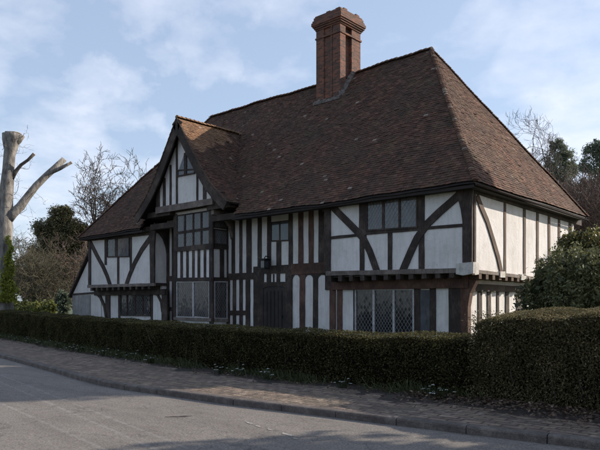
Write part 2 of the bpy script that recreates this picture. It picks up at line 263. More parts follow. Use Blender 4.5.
def mat_asphalt():
    m, nt, b = new_mat('worn_asphalt')
    v = coords(nt); n1 = noise_n(nt, v, .45, 5, .6); n2 = noise_n(nt, v, 130, 3, .8); n3 = noise_n(nt, v, 7, 5, .7)
    c = ramp(nt, n1, [(.3, (.132, .103, .083)), (.5, (.160, .126, .103)), (.7, (.190, .152, .126))])
    c = mix(nt, .5, c, ramp(nt, n2, [(.34, (.03, .028, .027)), (.5, (.16, .145, .13)), (.66, (.42, .39, .36))]))
    c = mix(nt, ramp(nt, n3, [(.50, (0, 0, 0)), (.68, (.55, .55, .55))]), c, (.085, .070, .060)); n6 = noise_n(nt, coords(nt, (.35, 1.6, 1)), 1.6, 5, .65); c = mix(nt, ramp(nt, n6, [(.45, (0, 0, 0)), (.62, (.45, .45, .45))]), c, (.10, .082, .069))
    n4 = noise_n(nt, v, 38, 4, .85); c = mix(nt, .55, c, mix(nt, 1, c, ramp(nt, n4, [(.38, (.25, .25, .25)), (.5, (1, 1, 1)), (.62, (2.2, 2.2, 2.2))]), 'MULTIPLY'))
    # slightly paler lines where old trenches were filled
    sp = nt.nodes.new('ShaderNodeSeparateXYZ'); nt.links.new(v, sp.inputs[0])
    for a_, k_ in ((-11.92, -.19), (-12.21, -.19), (-12.75, -.15)):
        d = math_n(nt, 'ADD', sp.outputs[1], math_n(nt, 'MULTIPLY', sp.outputs[0], -k_)); d = math_n(nt, 'ABSOLUTE', math_n(nt, 'SUBTRACT', d, a_), None)
        d = math_n(nt, 'ADD', d, math_n(nt, 'MULTIPLY', math_n(nt, 'SUBTRACT', n3, .5), .14))
        f = ramp(nt, d, [(.0, (.34, .34, .34)), (.035, (0, 0, 0))]); c = mix(nt, f, c, (.30, .275, .255))
    # fine cracks
    vo = nt.nodes.new('ShaderNodeTexVoronoi'); vo.feature = 'DISTANCE_TO_EDGE'; vo.inputs['Scale'].default_value = .55
    wv = nt.nodes.new('ShaderNodeVectorMath'); wv.operation = 'ADD'; nt.links.new(v, wv.inputs[0])
    cn = nt.nodes.new('ShaderNodeTexNoise'); cn.inputs['Scale'].default_value = 2.5; cn.inputs['Detail'].default_value = 5; nt.links.new(v, cn.inputs['Vector']); nt.links.new(cn.outputs['Color'], wv.inputs[1])
    nt.links.new(wv.outputs[0], vo.inputs['Vector'])
    c = mix(nt, ramp(nt, vo.outputs[0], [(.0, (.55, .55, .55)), (.012, (0, 0, 0))]), c, (.04, .037, .035))
    nt.links.new(c, b.inputs['Base Color']); b.inputs['Roughness'].default_value = .85
    bump(nt, b, n2, .9, .006); return m
def mat_paving():
    m, nt, b = new_mat('old_brick_paving')
    v0 = coords(nt)
    cn = nt.nodes.new('ShaderNodeTexNoise'); cn.inputs['Scale'].default_value = 2.2; cn.inputs['Detail'].default_value = 4; nt.links.new(v0, cn.inputs['Vector'])
    wv = nt.nodes.new('ShaderNodeVectorMath'); wv.operation = 'MULTIPLY_ADD'; nt.links.new(cn.outputs['Color'], wv.inputs[0]); wv.inputs[1].default_value = (.10, .10, 0); nt.links.new(v0, wv.inputs[2])
    br = nt.nodes.new('ShaderNodeTexBrick'); nt.links.new(wv.outputs[0], br.inputs[0])
    for k, v in (('Scale', 1), ('Brick Width', .26), ('Row Height', .13), ('Mortar Size', .014), ('Mortar Smooth', .6)): br.inputs[k].default_value = v
    br.inputs['Color1'].default_value = (.26, .175, .125, 1); br.inputs['Color2'].default_value = (.12, .082, .062, 1); br.inputs['Mortar'].default_value = (.05, .04, .03, 1)
    n1 = noise_n(nt, v0, 1.1, 6, .7); n2 = noise_n(nt, v0, 35, 4, .75); n3 = noise_n(nt, v0, 6, 5, .7)
    c = mix(nt, ramp(nt, n1, [(.42, (0, 0, 0)), (.62, (.6, .6, .6))]), br.outputs[0], (.10, .08, .056))
    c = mix(nt, ramp(nt, n3, [(.52, (0, 0, 0)), (.66, (.75, .75, .75))]), c, (.33, .26, .19))
    c = mix(nt, ramp(nt, n2, [(.55, (0, 0, 0)), (.75, (.6, .6, .6))]), c, (.035, .03, .025))
    nt.links.new(c, b.inputs['Base Color']); b.inputs['Roughness'].default_value = .9
    h = math_n(nt, 'ADD', math_n(nt, 'MULTIPLY', br.outputs['Fac'], -1), math_n(nt, 'MULTIPLY', n3, 1.6)); bump(nt, b, h, 1, .035); return m
def mat_ground(name, c0, c1, c2, scale=3):
    m, nt, b = new_mat(name); v = coords(nt); n1 = noise_n(nt, v, scale, 6, .7); n2 = noise_n(nt, v, scale*14, 4, .7)
    f = math_n(nt, 'ADD', math_n(nt, 'MULTIPLY', n1, .6), math_n(nt, 'MULTIPLY', n2, .4))
    nt.links.new(ramp(nt, f, [(.36, c0), (.5, c1), (.62, c2)]), b.inputs['Base Color']); b.inputs['Roughness'].default_value = .95
    bump(nt, b, f, 1, .05); return m

M = dict(
 T=mat_timber('dark_oak', (.014, .009, .007), (.036, .022, .017), (.10, .070, .056)),
 R=mat_timber('reddish_oak', (.030, .015, .011), (.085, .038, .025), (.15, .082, .058)),
 B=mat_timber('brown_oak', (.040, .022, .014), (.080, .045, .028), (.14, .085, .055)),  # lighter, browner oak for the side wall and verge
 W=mat_timber('weathered_oak', (.065, .048, .040), (.15, .115, .098), (.26, .21, .18)),
 L=mat_simple('pale_lead', (.44, .40, .36), .7, .3, 8),
 S=mat_timber('blue_grey_board', (.045, .044, .048), (.075, .074, .080), (.12, .118, .125)),
 plaster=mat_plaster(), tiles=mat_tiles(), tiles_sunlit=mat_tiles('sunlit_tiles', True), brick=mat_brick(),  # second tile material is a copy coloured as if in sun
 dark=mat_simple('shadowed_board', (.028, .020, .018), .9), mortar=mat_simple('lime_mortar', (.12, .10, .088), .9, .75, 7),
 leadm=mat_simple('leading', (.17, .17, .18), .55, .2, 30, 0, 0), gutter=mat_simple('brown_gutter', (.024, .014, .012), .95, .2, 5),
 frame=mat_simple('pale_painted_wood', (.38, .35, .34), .7, .3, 12), iron=mat_simple('black_iron', (.02, .02, .02), .5, .2, 10, .6),
 door=mat_timber('door_oak', (.014, .010, .009), (.032, .023, .021), (.06, .045, .04)),
 board=mat_timber('silvered_boarding', (.17, .155, .15), (.27, .25, .24), (.38, .36, .345)),
 p_net=mat_pane('pane_with_net', (.075, .068, .068), (.13, .12, .12)), p_dark=mat_pane('pane_dark', (.012, .011, .010), (.040, .033, .029), (1, 1, 1)),
 p_curtain=mat_pane('pane_with_curtain', (.030, .023, .021), (.105, .083, .076), (5, 5, .9)), p_blank=mat_pane('pane_dull', (.05, .052, .065), (.075, .075, .09)),
 asphalt=mat_asphalt(), paving=mat_paving(),
 kerbm=mat_ground('kerb_stone', (.07, .054, .048), (.125, .10, .088), (.22, .18, .155), 5),
 soil=mat_ground('soil', (.018, .013, .010), (.04, .028, .021), (.075, .052, .038)),
 lawn=mat_ground('lawn', (.03, .042, .014), (.05, .068, .022), (.085, .10, .035)),
 field=mat_ground('field', (.03, .042, .014), (.05, .066, .022), (.08, .095, .035), .6),
 white=mat_simple('white_paint', (.27, .24, .215), .85, .5, 40), petal=mat_simple('white_petal', (.42, .42, .38), .6, .1, 10, 0, 0),
 hedge=mat_leaf('hedge_leaf', [(.1, (.016, .013, .007)), (.45, (.044, .040, .017)), (.72, (.12, .108, .042)), (1, (.19, .155, .07))], .8, .3, .12),
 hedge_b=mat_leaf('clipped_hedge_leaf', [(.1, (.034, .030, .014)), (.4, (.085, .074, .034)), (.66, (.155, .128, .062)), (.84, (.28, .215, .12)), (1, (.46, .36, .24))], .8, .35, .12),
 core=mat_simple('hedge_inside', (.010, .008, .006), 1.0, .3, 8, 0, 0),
 laurel=mat_leaf('laurel_leaf', [(.1, (.045, .050, .022)), (.5, (.125, .125, .055)), (.8, (.20, .19, .085)), (1, (.30, .27, .13))], .55, .3),
 ivy=mat_leaf('ivy_leaf', [(.1, (.05, .052, .02)), (.5, (.13, .12, .042)), (.85, (.24, .20, .075)), (1, (.36, .28, .12))], .5, .35),
 ivy_y=mat_leaf('yellow_ivy_leaf', [(.1, (.08, .10, .018)), (.5, (.22, .24, .035)), (1, (.38, .38, .07))], .6, .4),
 lime=mat_leaf('bright_hedge_leaf', [(.1, (.07, .08, .02)), (.5, (.20, .21, .06)), (1, (.38, .36, .14))], .6, .35),
 yew=mat_leaf('yew_leaf', [(.1, (.040, .040, .020)), (.5, (.105, .096, .046)), (.85, (.18, .155, .075)), (1, (.27, .22, .12))], .7, .25),
 pine=mat_leaf('pine_needles', [(.1, (.07, .085, .055)), (.5, (.15, .175, .12)), (1, (.24, .26, .18))], .7, .3),
 grass=mat_leaf('grass_blade', [(.1, (.025, .032, .01)), (.5, (.05, .062, .02)), (1, (.12, .12, .045))], .5, .2),
 litter=mat_leaf('dead_leaf', [(.1, (.03, .018, .012)), (.5, (.085, .05, .032)), (.85, (.17, .11, .07)), (1, (.36, .28, .21))], .7),
 bark_pale=mat_bark('pale_bark', (.085, .072, .062), (.34, .305, .27), 5.5), bark=mat_bark('grey_brown_bark', (.06, .046, .038), (.13, .105, .088)),
 bark_red=mat_bark('red_brown_twigs', (.09, .055, .042), (.17, .115, .09)), bark_olive=mat_bark('olive_twigs', (.06, .052, .032), (.14, .12, .075)),
 cut=mat_simple('cut_wood', (.42, .34, .26), .8, .2, 6),
)

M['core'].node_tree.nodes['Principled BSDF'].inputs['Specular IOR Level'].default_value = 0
# =====================================================================  object helpers
def tag(o, label=None, cat=None, group=None, kind=None):
    if label: o['label'] = label
    if cat: o['category'] = cat
    if group: o['group'] = group
    if kind: o['kind'] = kind
    return o
def empty(name, loc=(0, 0, 0), **kw):
    o = bpy.data.objects.new(name, None); o.location = loc; o.empty_display_size = .2; COL.objects.link(o); return tag(o, **kw)
def link(name, me, mats, parent=None, **kw):
    o = bpy.data.objects.new(name, me); COL.objects.link(o)
    for m in (mats if isinstance(mats, (list, tuple)) else [mats]): me.materials.append(m)
    if parent is not None:
        o.parent = parent; o.location = -np.array(world_loc(parent))
    return tag(o, **kw)
def world_loc(o):
    v = Vector(o.location)
    while o.parent: o = o.parent; v = v + Vector(o.location)
    return v
class MB:
    """collects world-space faces"""
    def __init__(s): s.v = []; s.f = []; s.m = []
    def poly(s, pts, mi=0): i = len(s.v); s.v += [tuple(p) for p in pts]; s.f.append(list(range(i, i+len(pts)))); s.m.append(mi)
    def hexa(s, p, mi=0):     # 8 points: 0-3 bottom ring, 4-7 top ring
        i = len(s.v); s.v += [tuple(q) for q in p]
        for f in ((3, 2, 1, 0), (4, 5, 6, 7), (0, 1, 5, 4), (1, 2, 6, 5), (2, 3, 7, 6), (3, 0, 4, 7)): s.f.append([i+k for k in f]); s.m.append(mi)
    def box(s, x0, x1, y0, y1, z0, z1, mi=0):
        s.hexa([(x0, y0, z0), (x1, y0, z0), (x1, y1, z0), (x0, y1, z0), (x0, y0, z1), (x1, y0, z1), (x1, y1, z1), (x0, y1, z1)], mi)
    def prism(s, ring, d, mi=0):   # ring of 3D points extruded along vector d
        n = len(ring); i = len(s.v); d = Vector(d)
        s.v += [tuple(p) for p in ring]; s.v += [tuple(Vector(p)+d) for p in ring]
        s.f.append(list(range(i, i+n))[::-1]); s.m.append(mi); s.f.append(list(range(i+n, i+2*n))); s.m.append(mi)
        for k in range(n): l = (k+1) % n; s.f.append([i+k, i+l, i+n+l, i+n+k]); s.m.append(mi)
    def tube(s, pts, rad, sides=6, cap=True, mi=0):
        pts = [Vector(p) for p in pts]; i0 = len(s.v); n = len(pts)
        for k, p in enumerate(pts):
            d = (pts[min(k+1, n-1)]-pts[max(k-1, 0)]); d = d.normalized() if d.length > 1e-9 else Vector((0, 0, 1))
            a = d.cross(Vector((0, 0, 1)) if abs(d.z) < .9 else Vector((1, 0, 0))).normalized(); b_ = d.cross(a)
            r = rad[k] if hasattr(rad, '__len__') else rad
            for j in range(sides): t = 2*PI*j/sides; s.v.append(tuple(p+(a*math.cos(t)+b_*math.sin(t))*r))
        for k in range(n-1):
            for j in range(sides): l = (j+1) % sides; s.f.append([i0+k*sides+j, i0+k*sides+l, i0+(k+1)*sides+l, i0+(k+1)*sides+j]); s.m.append(mi)
        if cap: s.f.append([i0+j for j in range(sides)][::-1]); s.m.append(mi); s.f.append([i0+(n-1)*sides+j for j in range(sides)]); s.m.append(mi)
    def build(s, name, mats, parent=None, smooth=False, fix=True, **kw):
        me = bpy.data.meshes.new(name); me.from_pydata(s.v, [], s.f)
        if any(s.m): me.polygons.foreach_set('material_index', s.m)
        if fix:
            bm = bmesh.new(); bm.from_mesh(me); bmesh.ops.recalc_face_normals(bm, faces=bm.faces); bm.to_mesh(me); bm.free()
        if smooth: me.polygons.foreach_set('use_smooth', [True]*len(me.polygons))
        me.update(); return link(name, me, mats, parent, **kw)
def quads(name, V, rnd, mats, parent=None, mi=None, **kw):
    """V: (N,4,3) array; rnd: per-quad value kept as a face attribute"""
    N = len(V); me = bpy.data.meshes.new(name)
    me.vertices.add(4*N); me.vertices.foreach_set('co', np.ascontiguousarray(V, dtype=np.float32).ravel())
    me.loops.add(4*N); me.loops.foreach_set('vertex_index', np.arange(4*N, dtype=np.int32))
    me.polygons.add(N); me.polygons.foreach_set('loop_start', np.arange(0, 4*N, 4, dtype=np.int32))
    a = me.attributes.new('rnd', 'FLOAT', 'FACE'); a.data.foreach_set('value', np.asarray(rnd, dtype=np.float32))
    if mi is not None: me.polygons.foreach_set('material_index', np.asarray(mi, dtype=np.int32))
    me.update(calc_edges=True); return link(name, me, mats, parent, **kw)
def leaves(C, size, aspect=.55, flat=0.0, droop=None):
    """kite-shaped leaves at centres C, random orientation"""
    C = np.asarray(C); N = len(C)
    n = rng.normal(size=(N, 3)); n[:, 2] += flat*np.sign(n[:, 2])*2; n /= np.linalg.norm(n, axis=1)[:, None]
    t = rng.normal(size=(N, 3)); t -= n*(t*n).sum(1)[:, None]; t /= np.linalg.norm(t, axis=1)[:, None]
    s = np.cross(n, t); L = (size*rng.uniform(.6, 1.35, N))[:, None]
    return np.stack([C-t*L*.5, C+s*L*aspect*.5+t*L*.05, C+t*L*.5, C-s*L*aspect*.5+t*L*.05], 1)
def plane_pt(pl, v, u, z, off):     # facade planes look to -Y or +X
    return (u, v-off, z) if pl == 'y' else (v+off, u, z)
def wobble(poly, amp=.007, seg=.35):
    out = []
    for i, p in enumerate(poly):
        q = poly[(i+1) % len(poly)]; d = math.hypot(q[0]-p[0], q[1]-p[1]); n = max(1, int(d/seg))
        for k in range(n):
            t = k/n; a = amp if k else amp*.4
            out.append((p[0]+(q[0]-p[0])*t+random.uniform(-a, a), p[1]+(q[1]-p[1])*t+random.uniform(-a, a)))
    return out

# =====================================================================  camera, light, sky
CAM = Vector((8.43, -16.63, 1.5)); FWD = Vector((-.669, .743, 0)).normalized()
cd = bpy.data.cameras.new('camera'); cam = bpy.data.objects.new('camera', cd); COL.objects.link(cam); scene.camera = cam
cam.location = CAM; cam.rotation_euler = FWD.to_track_quat('-Z', 'Y').to_euler()
cd.sensor_width = 36; cd.lens = 36*629/600; cd.shift_y = 80/600; cd.clip_end = 3000
AZ = math.radians(58); EL = math.atan(.62*math.sin(AZ))
SUN = Vector((math.cos(EL)*math.cos(AZ), math.cos(EL)*math.sin(AZ), math.sin(EL)))
sl = bpy.data.lights.new('sun', 'SUN'); sl.energy = 4.3; sl.angle = math.radians(.5); sl.color = (1, .92, .80)
so = bpy.data.objects.new('sun', sl); COL.objects.link(so); so.rotation_euler = SUN.to_track_quat('Z', 'Y').to_euler(); so.location = (30, 30, 40)
w = bpy.data.worlds.new('World'); scene.world = w; w.use_nodes = True; nt = w.node_tree; nt.nodes.clear()
wo = nt.nodes.new('ShaderNodeOutputWorld'); bg = nt.nodes.new('ShaderNodeBackground'); nt.links.new(bg.outputs[0], wo.inputs[0])
sky = nt.nodes.new('ShaderNodeTexSky'); sky.sky_type = 'NISHITA'; sky.sun_disc = False; sky.sun_elevation = EL; sky.sun_rotation = PI/2-AZ
sky.air_density = 1.0; sky.dust_density = 1.2; sky.ozone_density = 1.0
bg.inputs['Strength'].default_value = .125
tc = nt.nodes.new('ShaderNodeTexCoord'); sp = nt.nodes.new('ShaderNodeSeparateXYZ'); nt.links.new(tc.outputs['Generated'], sp.inputs[0])
zz = math_n(nt, 'ADD', math_n(nt, 'MAXIMUM', sp.outputs[2], 0), .22)
cb = nt.nodes.new('ShaderNodeCombineXYZ'); nt.links.new(math_n(nt, 'DIVIDE', sp.outputs[0], zz), cb.inputs[0]); nt.links.new(math_n(nt, 'DIVIDE', sp.outputs[1], zz), cb.inputs[1])
cn1 = nt.nodes.new('ShaderNodeTexNoise'); nt.links.new(cb.outputs[0], cn1.inputs['Vector']); cn1.inputs['Scale'].default_value = 1.55; cn1.inputs['Detail'].default_value = 7; cn1.inputs['Roughness'].default_value = .52; cn1.inputs['Distortion'].default_value = .25
CLOUD_OFF = nt.nodes.new('ShaderNodeVectorMath'); CLOUD_OFF.operation = 'ADD'; CLOUD_OFF.inputs[1].default_value = (3.1, 7.4, 0)
nt.links.new(cb.outputs[0], CLOUD_OFF.inputs[0]); nt.links.new(CLOUD_OFF.outputs[0], cn1.inputs['Vector'])
def cdir(px, py): v = Vector(((px-300)/629*.743-.669, (px-300)/629*.669+.743, (305-py)/629)).normalized(); return v
wn = nt.nodes.new('ShaderNodeTexNoise'); wn.inputs['Scale'].default_value = 9; wn.inputs['Detail'].default_value = 6; wn.inputs['Roughness'].default_value = .6; nt.links.new(tc.outputs['Generated'], wn.inputs['Vector'])
wp = nt.nodes.new('ShaderNodeVectorMath'); wp.operation = 'MULTIPLY_ADD'; nt.links.new(wn.outputs['Color'], wp.inputs[0]); wp.inputs[1].default_value = (.26, .26, .13)
wb = nt.nodes.new('ShaderNodeVectorMath'); wb.operation = 'SUBTRACT'; nt.links.new(tc.outputs['Generated'], wb.inputs[0]); wb.inputs[1].default_value = (.13, .13, .065); nt.links.new(wb.outputs[0], wp.inputs[2])
wq = nt.nodes.new('ShaderNodeVectorMath'); wq.operation = 'NORMALIZE'; nt.links.new(wp.outputs[0], wq.inputs[0])
acc_ = None
for px, py, rd, amp in ((22, 10, 4.5, 1), (50, 4, 4, .8), (150, -8, 3.5, 1.0), (180, -6, 4, 1.1), (225, -10, 4, 1), (120, -6, 3, .9), (85, 95, 3.5, .9), (115, 104, 3.5, .7), (60, 90, 2.5, .6), (10, 76, 3.5, .7), (208, 58, 3.2, .9), (165, 50, 2, .6), (60, 190, 7, .9), (20, 200, 7, .9), (130, 215, 8, .8), (600, 150, 9, 1.1), (560, 120, 9, .8), (520, 90, 10, .5), (620, 60, 12, .45), (450, 10, 10, .45), (590, 200, 10, 1.0), (380, 45, 6, .3), (700, 120, 16, .9), (-100, 100, 14, .8), (300, -150, 16, .7), (800, -100, 20, .6)):
    d = cdir(px, py); dt = nt.nodes.new('ShaderNodeVectorMath'); dt.operation = 'DOT_PRODUCT'; nt.links.new(wq.outputs[0], dt.inputs[0]); dt.inputs[1].default_value = d
    mr = nt.nodes.new('ShaderNodeMapRange'); mr.interpolation_type = 'SMOOTHSTEP'; nt.links.new(dt.outputs['Value'], mr.inputs[0]); mr.inputs[1].default_value = math.cos(math.radians(rd*1.35)); mr.inputs[2].default_value = 1; mr.inputs[3].default_value = 0; mr.inputs[4].default_value = amp*(.72 if py < 60 and px < 300 else 1)
    acc_ = mr.outputs[0] if acc_ is None else math_n(nt, 'MAXIMUM', acc_, mr.outputs[0])
cn1.inputs['Scale'].default_value = 4.6; cn1.inputs['Distortion'].default_value = .1
cfv = math_n(nt, 'ADD', math_n(nt, 'MULTIPLY', cn1.outputs[0], .9), math_n(nt, 'MULTIPLY', acc_, .38))
cf = ramp(nt, cfv, [(.61, (0, 0, 0)), (1.15, (.6, .6, .6))])
base = mix(nt, .55, sky.outputs[0], (2.95, 3.6, 4.75))
nt.links.new(mix(nt, cf, base, (6.0, 6.1, 6.7)), bg.inputs[0])
scene.view_settings.view_transform = 'Standard'; scene.view_settings.look = 'None'; scene.view_settings.gamma = 1; scene.view_settings.exposure = .6

# =====================================================================  ground, road, kerb, pavement
KP = [(-60, -.8), (-30, -5.6), (-14, -8.35), (-9.85, -9.05), (-5.05, -9.9), (-3.0, -10.3), (-1.6, -10.47), (-.3, -10.4), (1.55, -10.3), (2.92, -10.12), (4.66, -9.95), (5.6, -9.82), (7, -9.7), (14, -9.5), (40, -9.2)]
def smooth_curve(P, n):
    out = []
    for i in range(len(P)-1):
        p0 = P[max(i-1, 0)]; p1 = P[i]; p2 = P[i+1]; p3 = P[min(i+2, len(P)-1)]
        L = math.dist(p1, p2); k = max(2, int(L/n))
        for j in range(k):
            t = j/k; d1 = ((p2[1]-p0[1])/(p2[0]-p0[0])); d2 = ((p3[1]-p1[1])/(p3[0]-p1[0])); h = p2[0]-p1[0]
            y = (2*t**3-3*t*t+1)*p1[1]+(t**3-2*t*t+t)*h*d1+(-2*t**3+3*t*t)*p2[1]+(t**3-t*t)*h*d2
            out.append((p1[0]+h*t, y))
    out.append(P[-1]); return out
KC = smooth_curve(KP, .45)
def kerb_y(x): return float(np.interp(x, [p[0] for p in KC], [p[1] for p in KC]))
g = MB(); g.poly([(-900, -900, -.06), (900, -900, -.06), (900, 900, -.06), (-900, 900, -.06)]); g.build('ground', M['field'], kind='structure')
r = MB()
for a, b in zip(KC, KC[1:]): r.poly([(a[0], a[1]-14, 0), (b[0], b[1]-14, 0), (b[0], b[1]+.03, 0), (a[0], a[1]+.03, 0)])
r.build('road', M['asphalt'], kind='structure')
HF = [(-60, -.2), (-30, -2.9), (-20.64, -4.75), (-10, -6.75), (-5.5, -7.45), (-1.9, -7.95), (1, -8.15), (4.2, -8.05), (6, -8.2), (40, -8.3)]   # foot of the hedges
def hedge_y(x): return float(np.interp(x, [p[0] for p in HF], [p[1] for p in HF]))
pv = MB()
for a, b in zip(KC, KC[1:]):
    n = 26; ya0, ya1 = a[1]+.14, hedge_y(a[0])+.25; yb0, yb1 = b[1]+.14, hedge_y(b[0])+.25
    for k in range(n):
        q = []
        for (x, y0, y1, t) in ((a[0], ya0, ya1, k/n), (b[0], yb0, yb1, k/n), (b[0], yb0, yb1, (k+1)/n), (a[0], ya0, ya1, (k+1)/n)):
            y = y0+(y1-y0)*t; q.append((x, y, .094+(.018*noise.noise((x*1.3, y*1.6, 0))+.014*noise.noise((x*3.1, y*7, 2)))*min(1, t*4)))
        pv.poly(q)
pv.build('pavement', M['paving'], kind='structure', fix=False, smooth=True)
gd = MB(); q = [(x, y+.2) for x, y in HF]
for a, b in zip(q, q[1:]): gd.poly([(a[0], a[1], .10), (b[0], b[1], .10), (b[0], 90, .10), (a[0], 90, .10)])
gd.build('garden_lawn', M['lawn'], kind='structure')
# verge of bare earth along the hedge foot
vg = MB(); xs = np.arange(-30, 12, .3)
for a, b in zip(xs, xs[1:]):
    q = []
    for x, s in ((a, 0), (b, 0), (b, 1), (a, 1)):
        wd = (.55 if x < 3 else .95)+.22*noise.noise((x*1.4, 3, 0)); q.append((x, hedge_y(x)+.35-(wd+.35)*(1-s), .078+.07*s+.012*noise.noise((x*3, s, 0))))
    vg.poly(q)
vg.build('earth_verge', M['soil'], kind='structure')
# kerb stones: real step, joints between the stones
kb = MB(); acc = 0; start = KC[0]; stones = []; L = 0
cum = [0]
for a, b in zip(KC, KC[1:]): cum.append(cum[-1]+math.dist(a, b))
def kpt(s): return (float(np.interp(s, cum, [p[0] for p in KC])), float(np.interp(s, cum, [p[1] for p in KC])))
s0 = 28.0
while s0 < cum[-1]-5:
    s1 = s0+.9; a = kpt(s0+.006); b = kpt(s1-.006); dz = random.uniform(-.006, .006); dn = random.uniform(-.006, .006)
    d = Vector((b[0]-a[0], b[1]-a[1], 0)).normalized(); n = Vector((-d.y, d.x, 0)); prof = [(0, -.02), (0, .075), (.012, .092), (.032, .10), (.148, .103), (.15, -.02)]
    A_ = [Vector((a[0], a[1], 0))+n*(u+dn)+Vector((0, 0, h+dz)) for u, h in prof]
    kb.prism([tuple(p) for p in A_], Vector((b[0]-a[0], b[1]-a[1], 0))); s0 = s1
kb.build('kerb', M['kerbm'], kind='structure')
# worn white paint left on the road
mk = MB()
for (x, y, l, wd, an) in ((2.62, -11.13, .22, .06, -.25), (2.83, -11.2, .14, .05, -.3), (3.1, -11.25, .12, .05, -.2), (3.45, -11.32, .30, .07, -.25), (3.66, -11.42, .12, .05, -.2)):
    n = 18; ring = []
    for k in range(n):
        t = 2*PI*k/n; rr = random.uniform(.6, 1.1); cx, cy = l/2*math.cos(t)*rr, wd/2*math.sin(t)*rr
        ring.append((x+cx*math.cos(an)-cy*math.sin(an), y+cx*math.sin(an)+cy*math.cos(an), .004))
    mk.poly(ring)
mk.build('road_marking', M['white'], kind='structure')
st = MB(); st.tube([(1.50, -11.62, .012), (1.58, -11.53, .015), (1.66, -11.43, .012), (1.74, -11.36, .02)], [.003, .006, .005, .003], 6); st.tube([(1.62, -11.48, .014), (1.70, -11.47, .03), (1.74, -11.43, .03)], [.004, .003, .002], 5)
st.build('fallen_stick', M['bark'], label='thin dark stick lying on the sunlit road', cat='stick')

# =====================================================================  the house
house = empty('timber_framed_house', (-10, 4, 0), label='long half-timbered house with steep tiled roof and tall brick chimney behind the hedge', cat='house')
def wall_box(*b): m = MB(); m.box(*b); return m.build('wall', M['plaster'], house)
XL, XR2, XL2, XB0, XB1 = -20.94, -5.27, -15.44, -13.66, -11.26
wall_box(XR2, 0, 0, 8.6, 2.45, 5.25)                    # right wing, jettied storey
wall_box(XR2, -.45, .5, 8.3, 0, 2.45)                   # right wing, ground storey
wall_box(XL2, XR2, .75, 8.6, 0, 5.6)                    # open hall range
wall_box(XL, XL2, 0, 8.6, 2.4, 4.88)
wall_box(XL+.3, XL2, .5, 8.3, 0, 2.4)
wall_box(XB0, XB1, -.1, .75, 0, 5.62)                   # two storey window bay
gw = MB(); gw.prism([(-14.62, -.4, 5.6), (-10.75, -.4, 5.6), (-11.05, -.4, 6.4), (-12.1, -.4, 7.9), (-12.76, -.4, 8.95), (-13.4, -.4, 7.95), (-14.45, -.4, 6.4)], (0, 1.2, 0)); gw.build('wall', M['plaster'], house)
# shadowed underside of the gable between bay and eaves
hb = MB(); hb.box(XB0-.03, XB1+.03, -.19, -.09, 5.47, 5.63); hb.build('bay_head_beam', M['T'], house)
sf = MB(); sf.box(-15.35, XB0-.02, -.38, .8, 5.35, 5.58); sf.box(XB1+.02, -9.85, -.38, .8, 5.3, 5.56); sf.box(XB0-.02, XB1+.02, -.37, .2, 5.62, 5.75); sf.build('gable_soffit', M['T'], house)
# timbers
for name, pl, v, prot, pts, mt in MEMBERS:
    m = MB(); pts = wobble(pts); prot += random.uniform(-.0015, .0015)
    ring = [plane_pt(pl, v, u, z, -.02) for u, z in pts]; d = (0, -(prot+.02), 0) if pl == 'y' else (prot+.02, 0, 0)
    if name == 'post': name = 'corner_post'
    m.prism(ring, d); m.build(name, M[mt], house)
# jetty joists: right wing front and side, left wing front
jb = []
for k in range(11): jb.append(('y', -.55-k*.46, 2.18, 2.52, .0))
for k in range(11): jb.append(('y', -15.7-k*.5, 2.13, 2.44, .0))
for k in range(17): jb.append(('x', .55+k*.45, 2.13, 2.44, .0))
for pl, u, z0, z1, v in jb:
    m = MB(); z1 -= .015 if pl == 'y' else .0
    if pl == 'y': m.box(u-.08, u+.08, -.06, .55, z1-.21, z1)
    else: m.box(-.5, .05, u-.085, u+.085, z1-.17-.01*random.random(), z1)
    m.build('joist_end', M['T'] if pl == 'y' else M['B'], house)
sf = MB(); sf.box(XR2, -.02, .0, .5, 2.452, 2.5); sf.build('jetty_soffit', M['T'], house)
# return side of the left wing with its curved eaves brace
m = MB(); m.prism([(XL2+.01, y, z) for y, z in ((.02, 4.0), (.02, 5.2), (.75, 5.2), (.75, 3.6), (.66, 4.1), (.5, 4.5), (.3, 4.72), (.08, 4.8))][::-1], (.10, 0, 0)); m.build('bracket', M['T'], house)
m = MB(); m.box(XL2-.02, XL2+.05, .0, .75, 2.38, 2.5); m.build('rail', M['T'], house)
# flying wall plate across the recessed hall, its brackets
m = MB(); m.box(XB1+.06, XR2, -.16, .12, 4.86, 5.1); m.build('wall_plate', M['T'], house)
m = MB(); m.box(XL2, XB0-.01, -.16, .12, 4.86, 5.1); m.build('wall_plate', M['T'], house)
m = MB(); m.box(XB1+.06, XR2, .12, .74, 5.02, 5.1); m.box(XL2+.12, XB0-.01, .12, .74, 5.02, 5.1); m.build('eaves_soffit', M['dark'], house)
m = MB(); m.prism([(XR2-.08, y, z) for y, z in ((0.0, 4.85), (.74, 4.85), (.74, 3.7), (.62, 4.1), (.4, 4.5), (.15, 4.7), (0, 4.74))], (-.16, 0, 0)); m.build('bracket', M['T'], house)
m = MB(); m.prism([(XB1+.2, y, z) for y, z in ((-.3, 5.3), (.74, 5.3), (.74, 4.2), (.6, 4.7), (.3, 5.0), (-.3, 5.12))], (.16, 0, 0)); m.build('bracket', M['W'], house)
# ground floor dragon post bracket at the corner
m = MB(); m.prism([(-.52, .46, z) for z in (0,)]+[(-.30, .46, 0), (-.30, .46, 1.45), (-.22, .44, 1.85), (.0, .40, 2.22), (-.52, .40, 2.3)], (0, .2, 0)); m.build('bracket', M['R'], house)
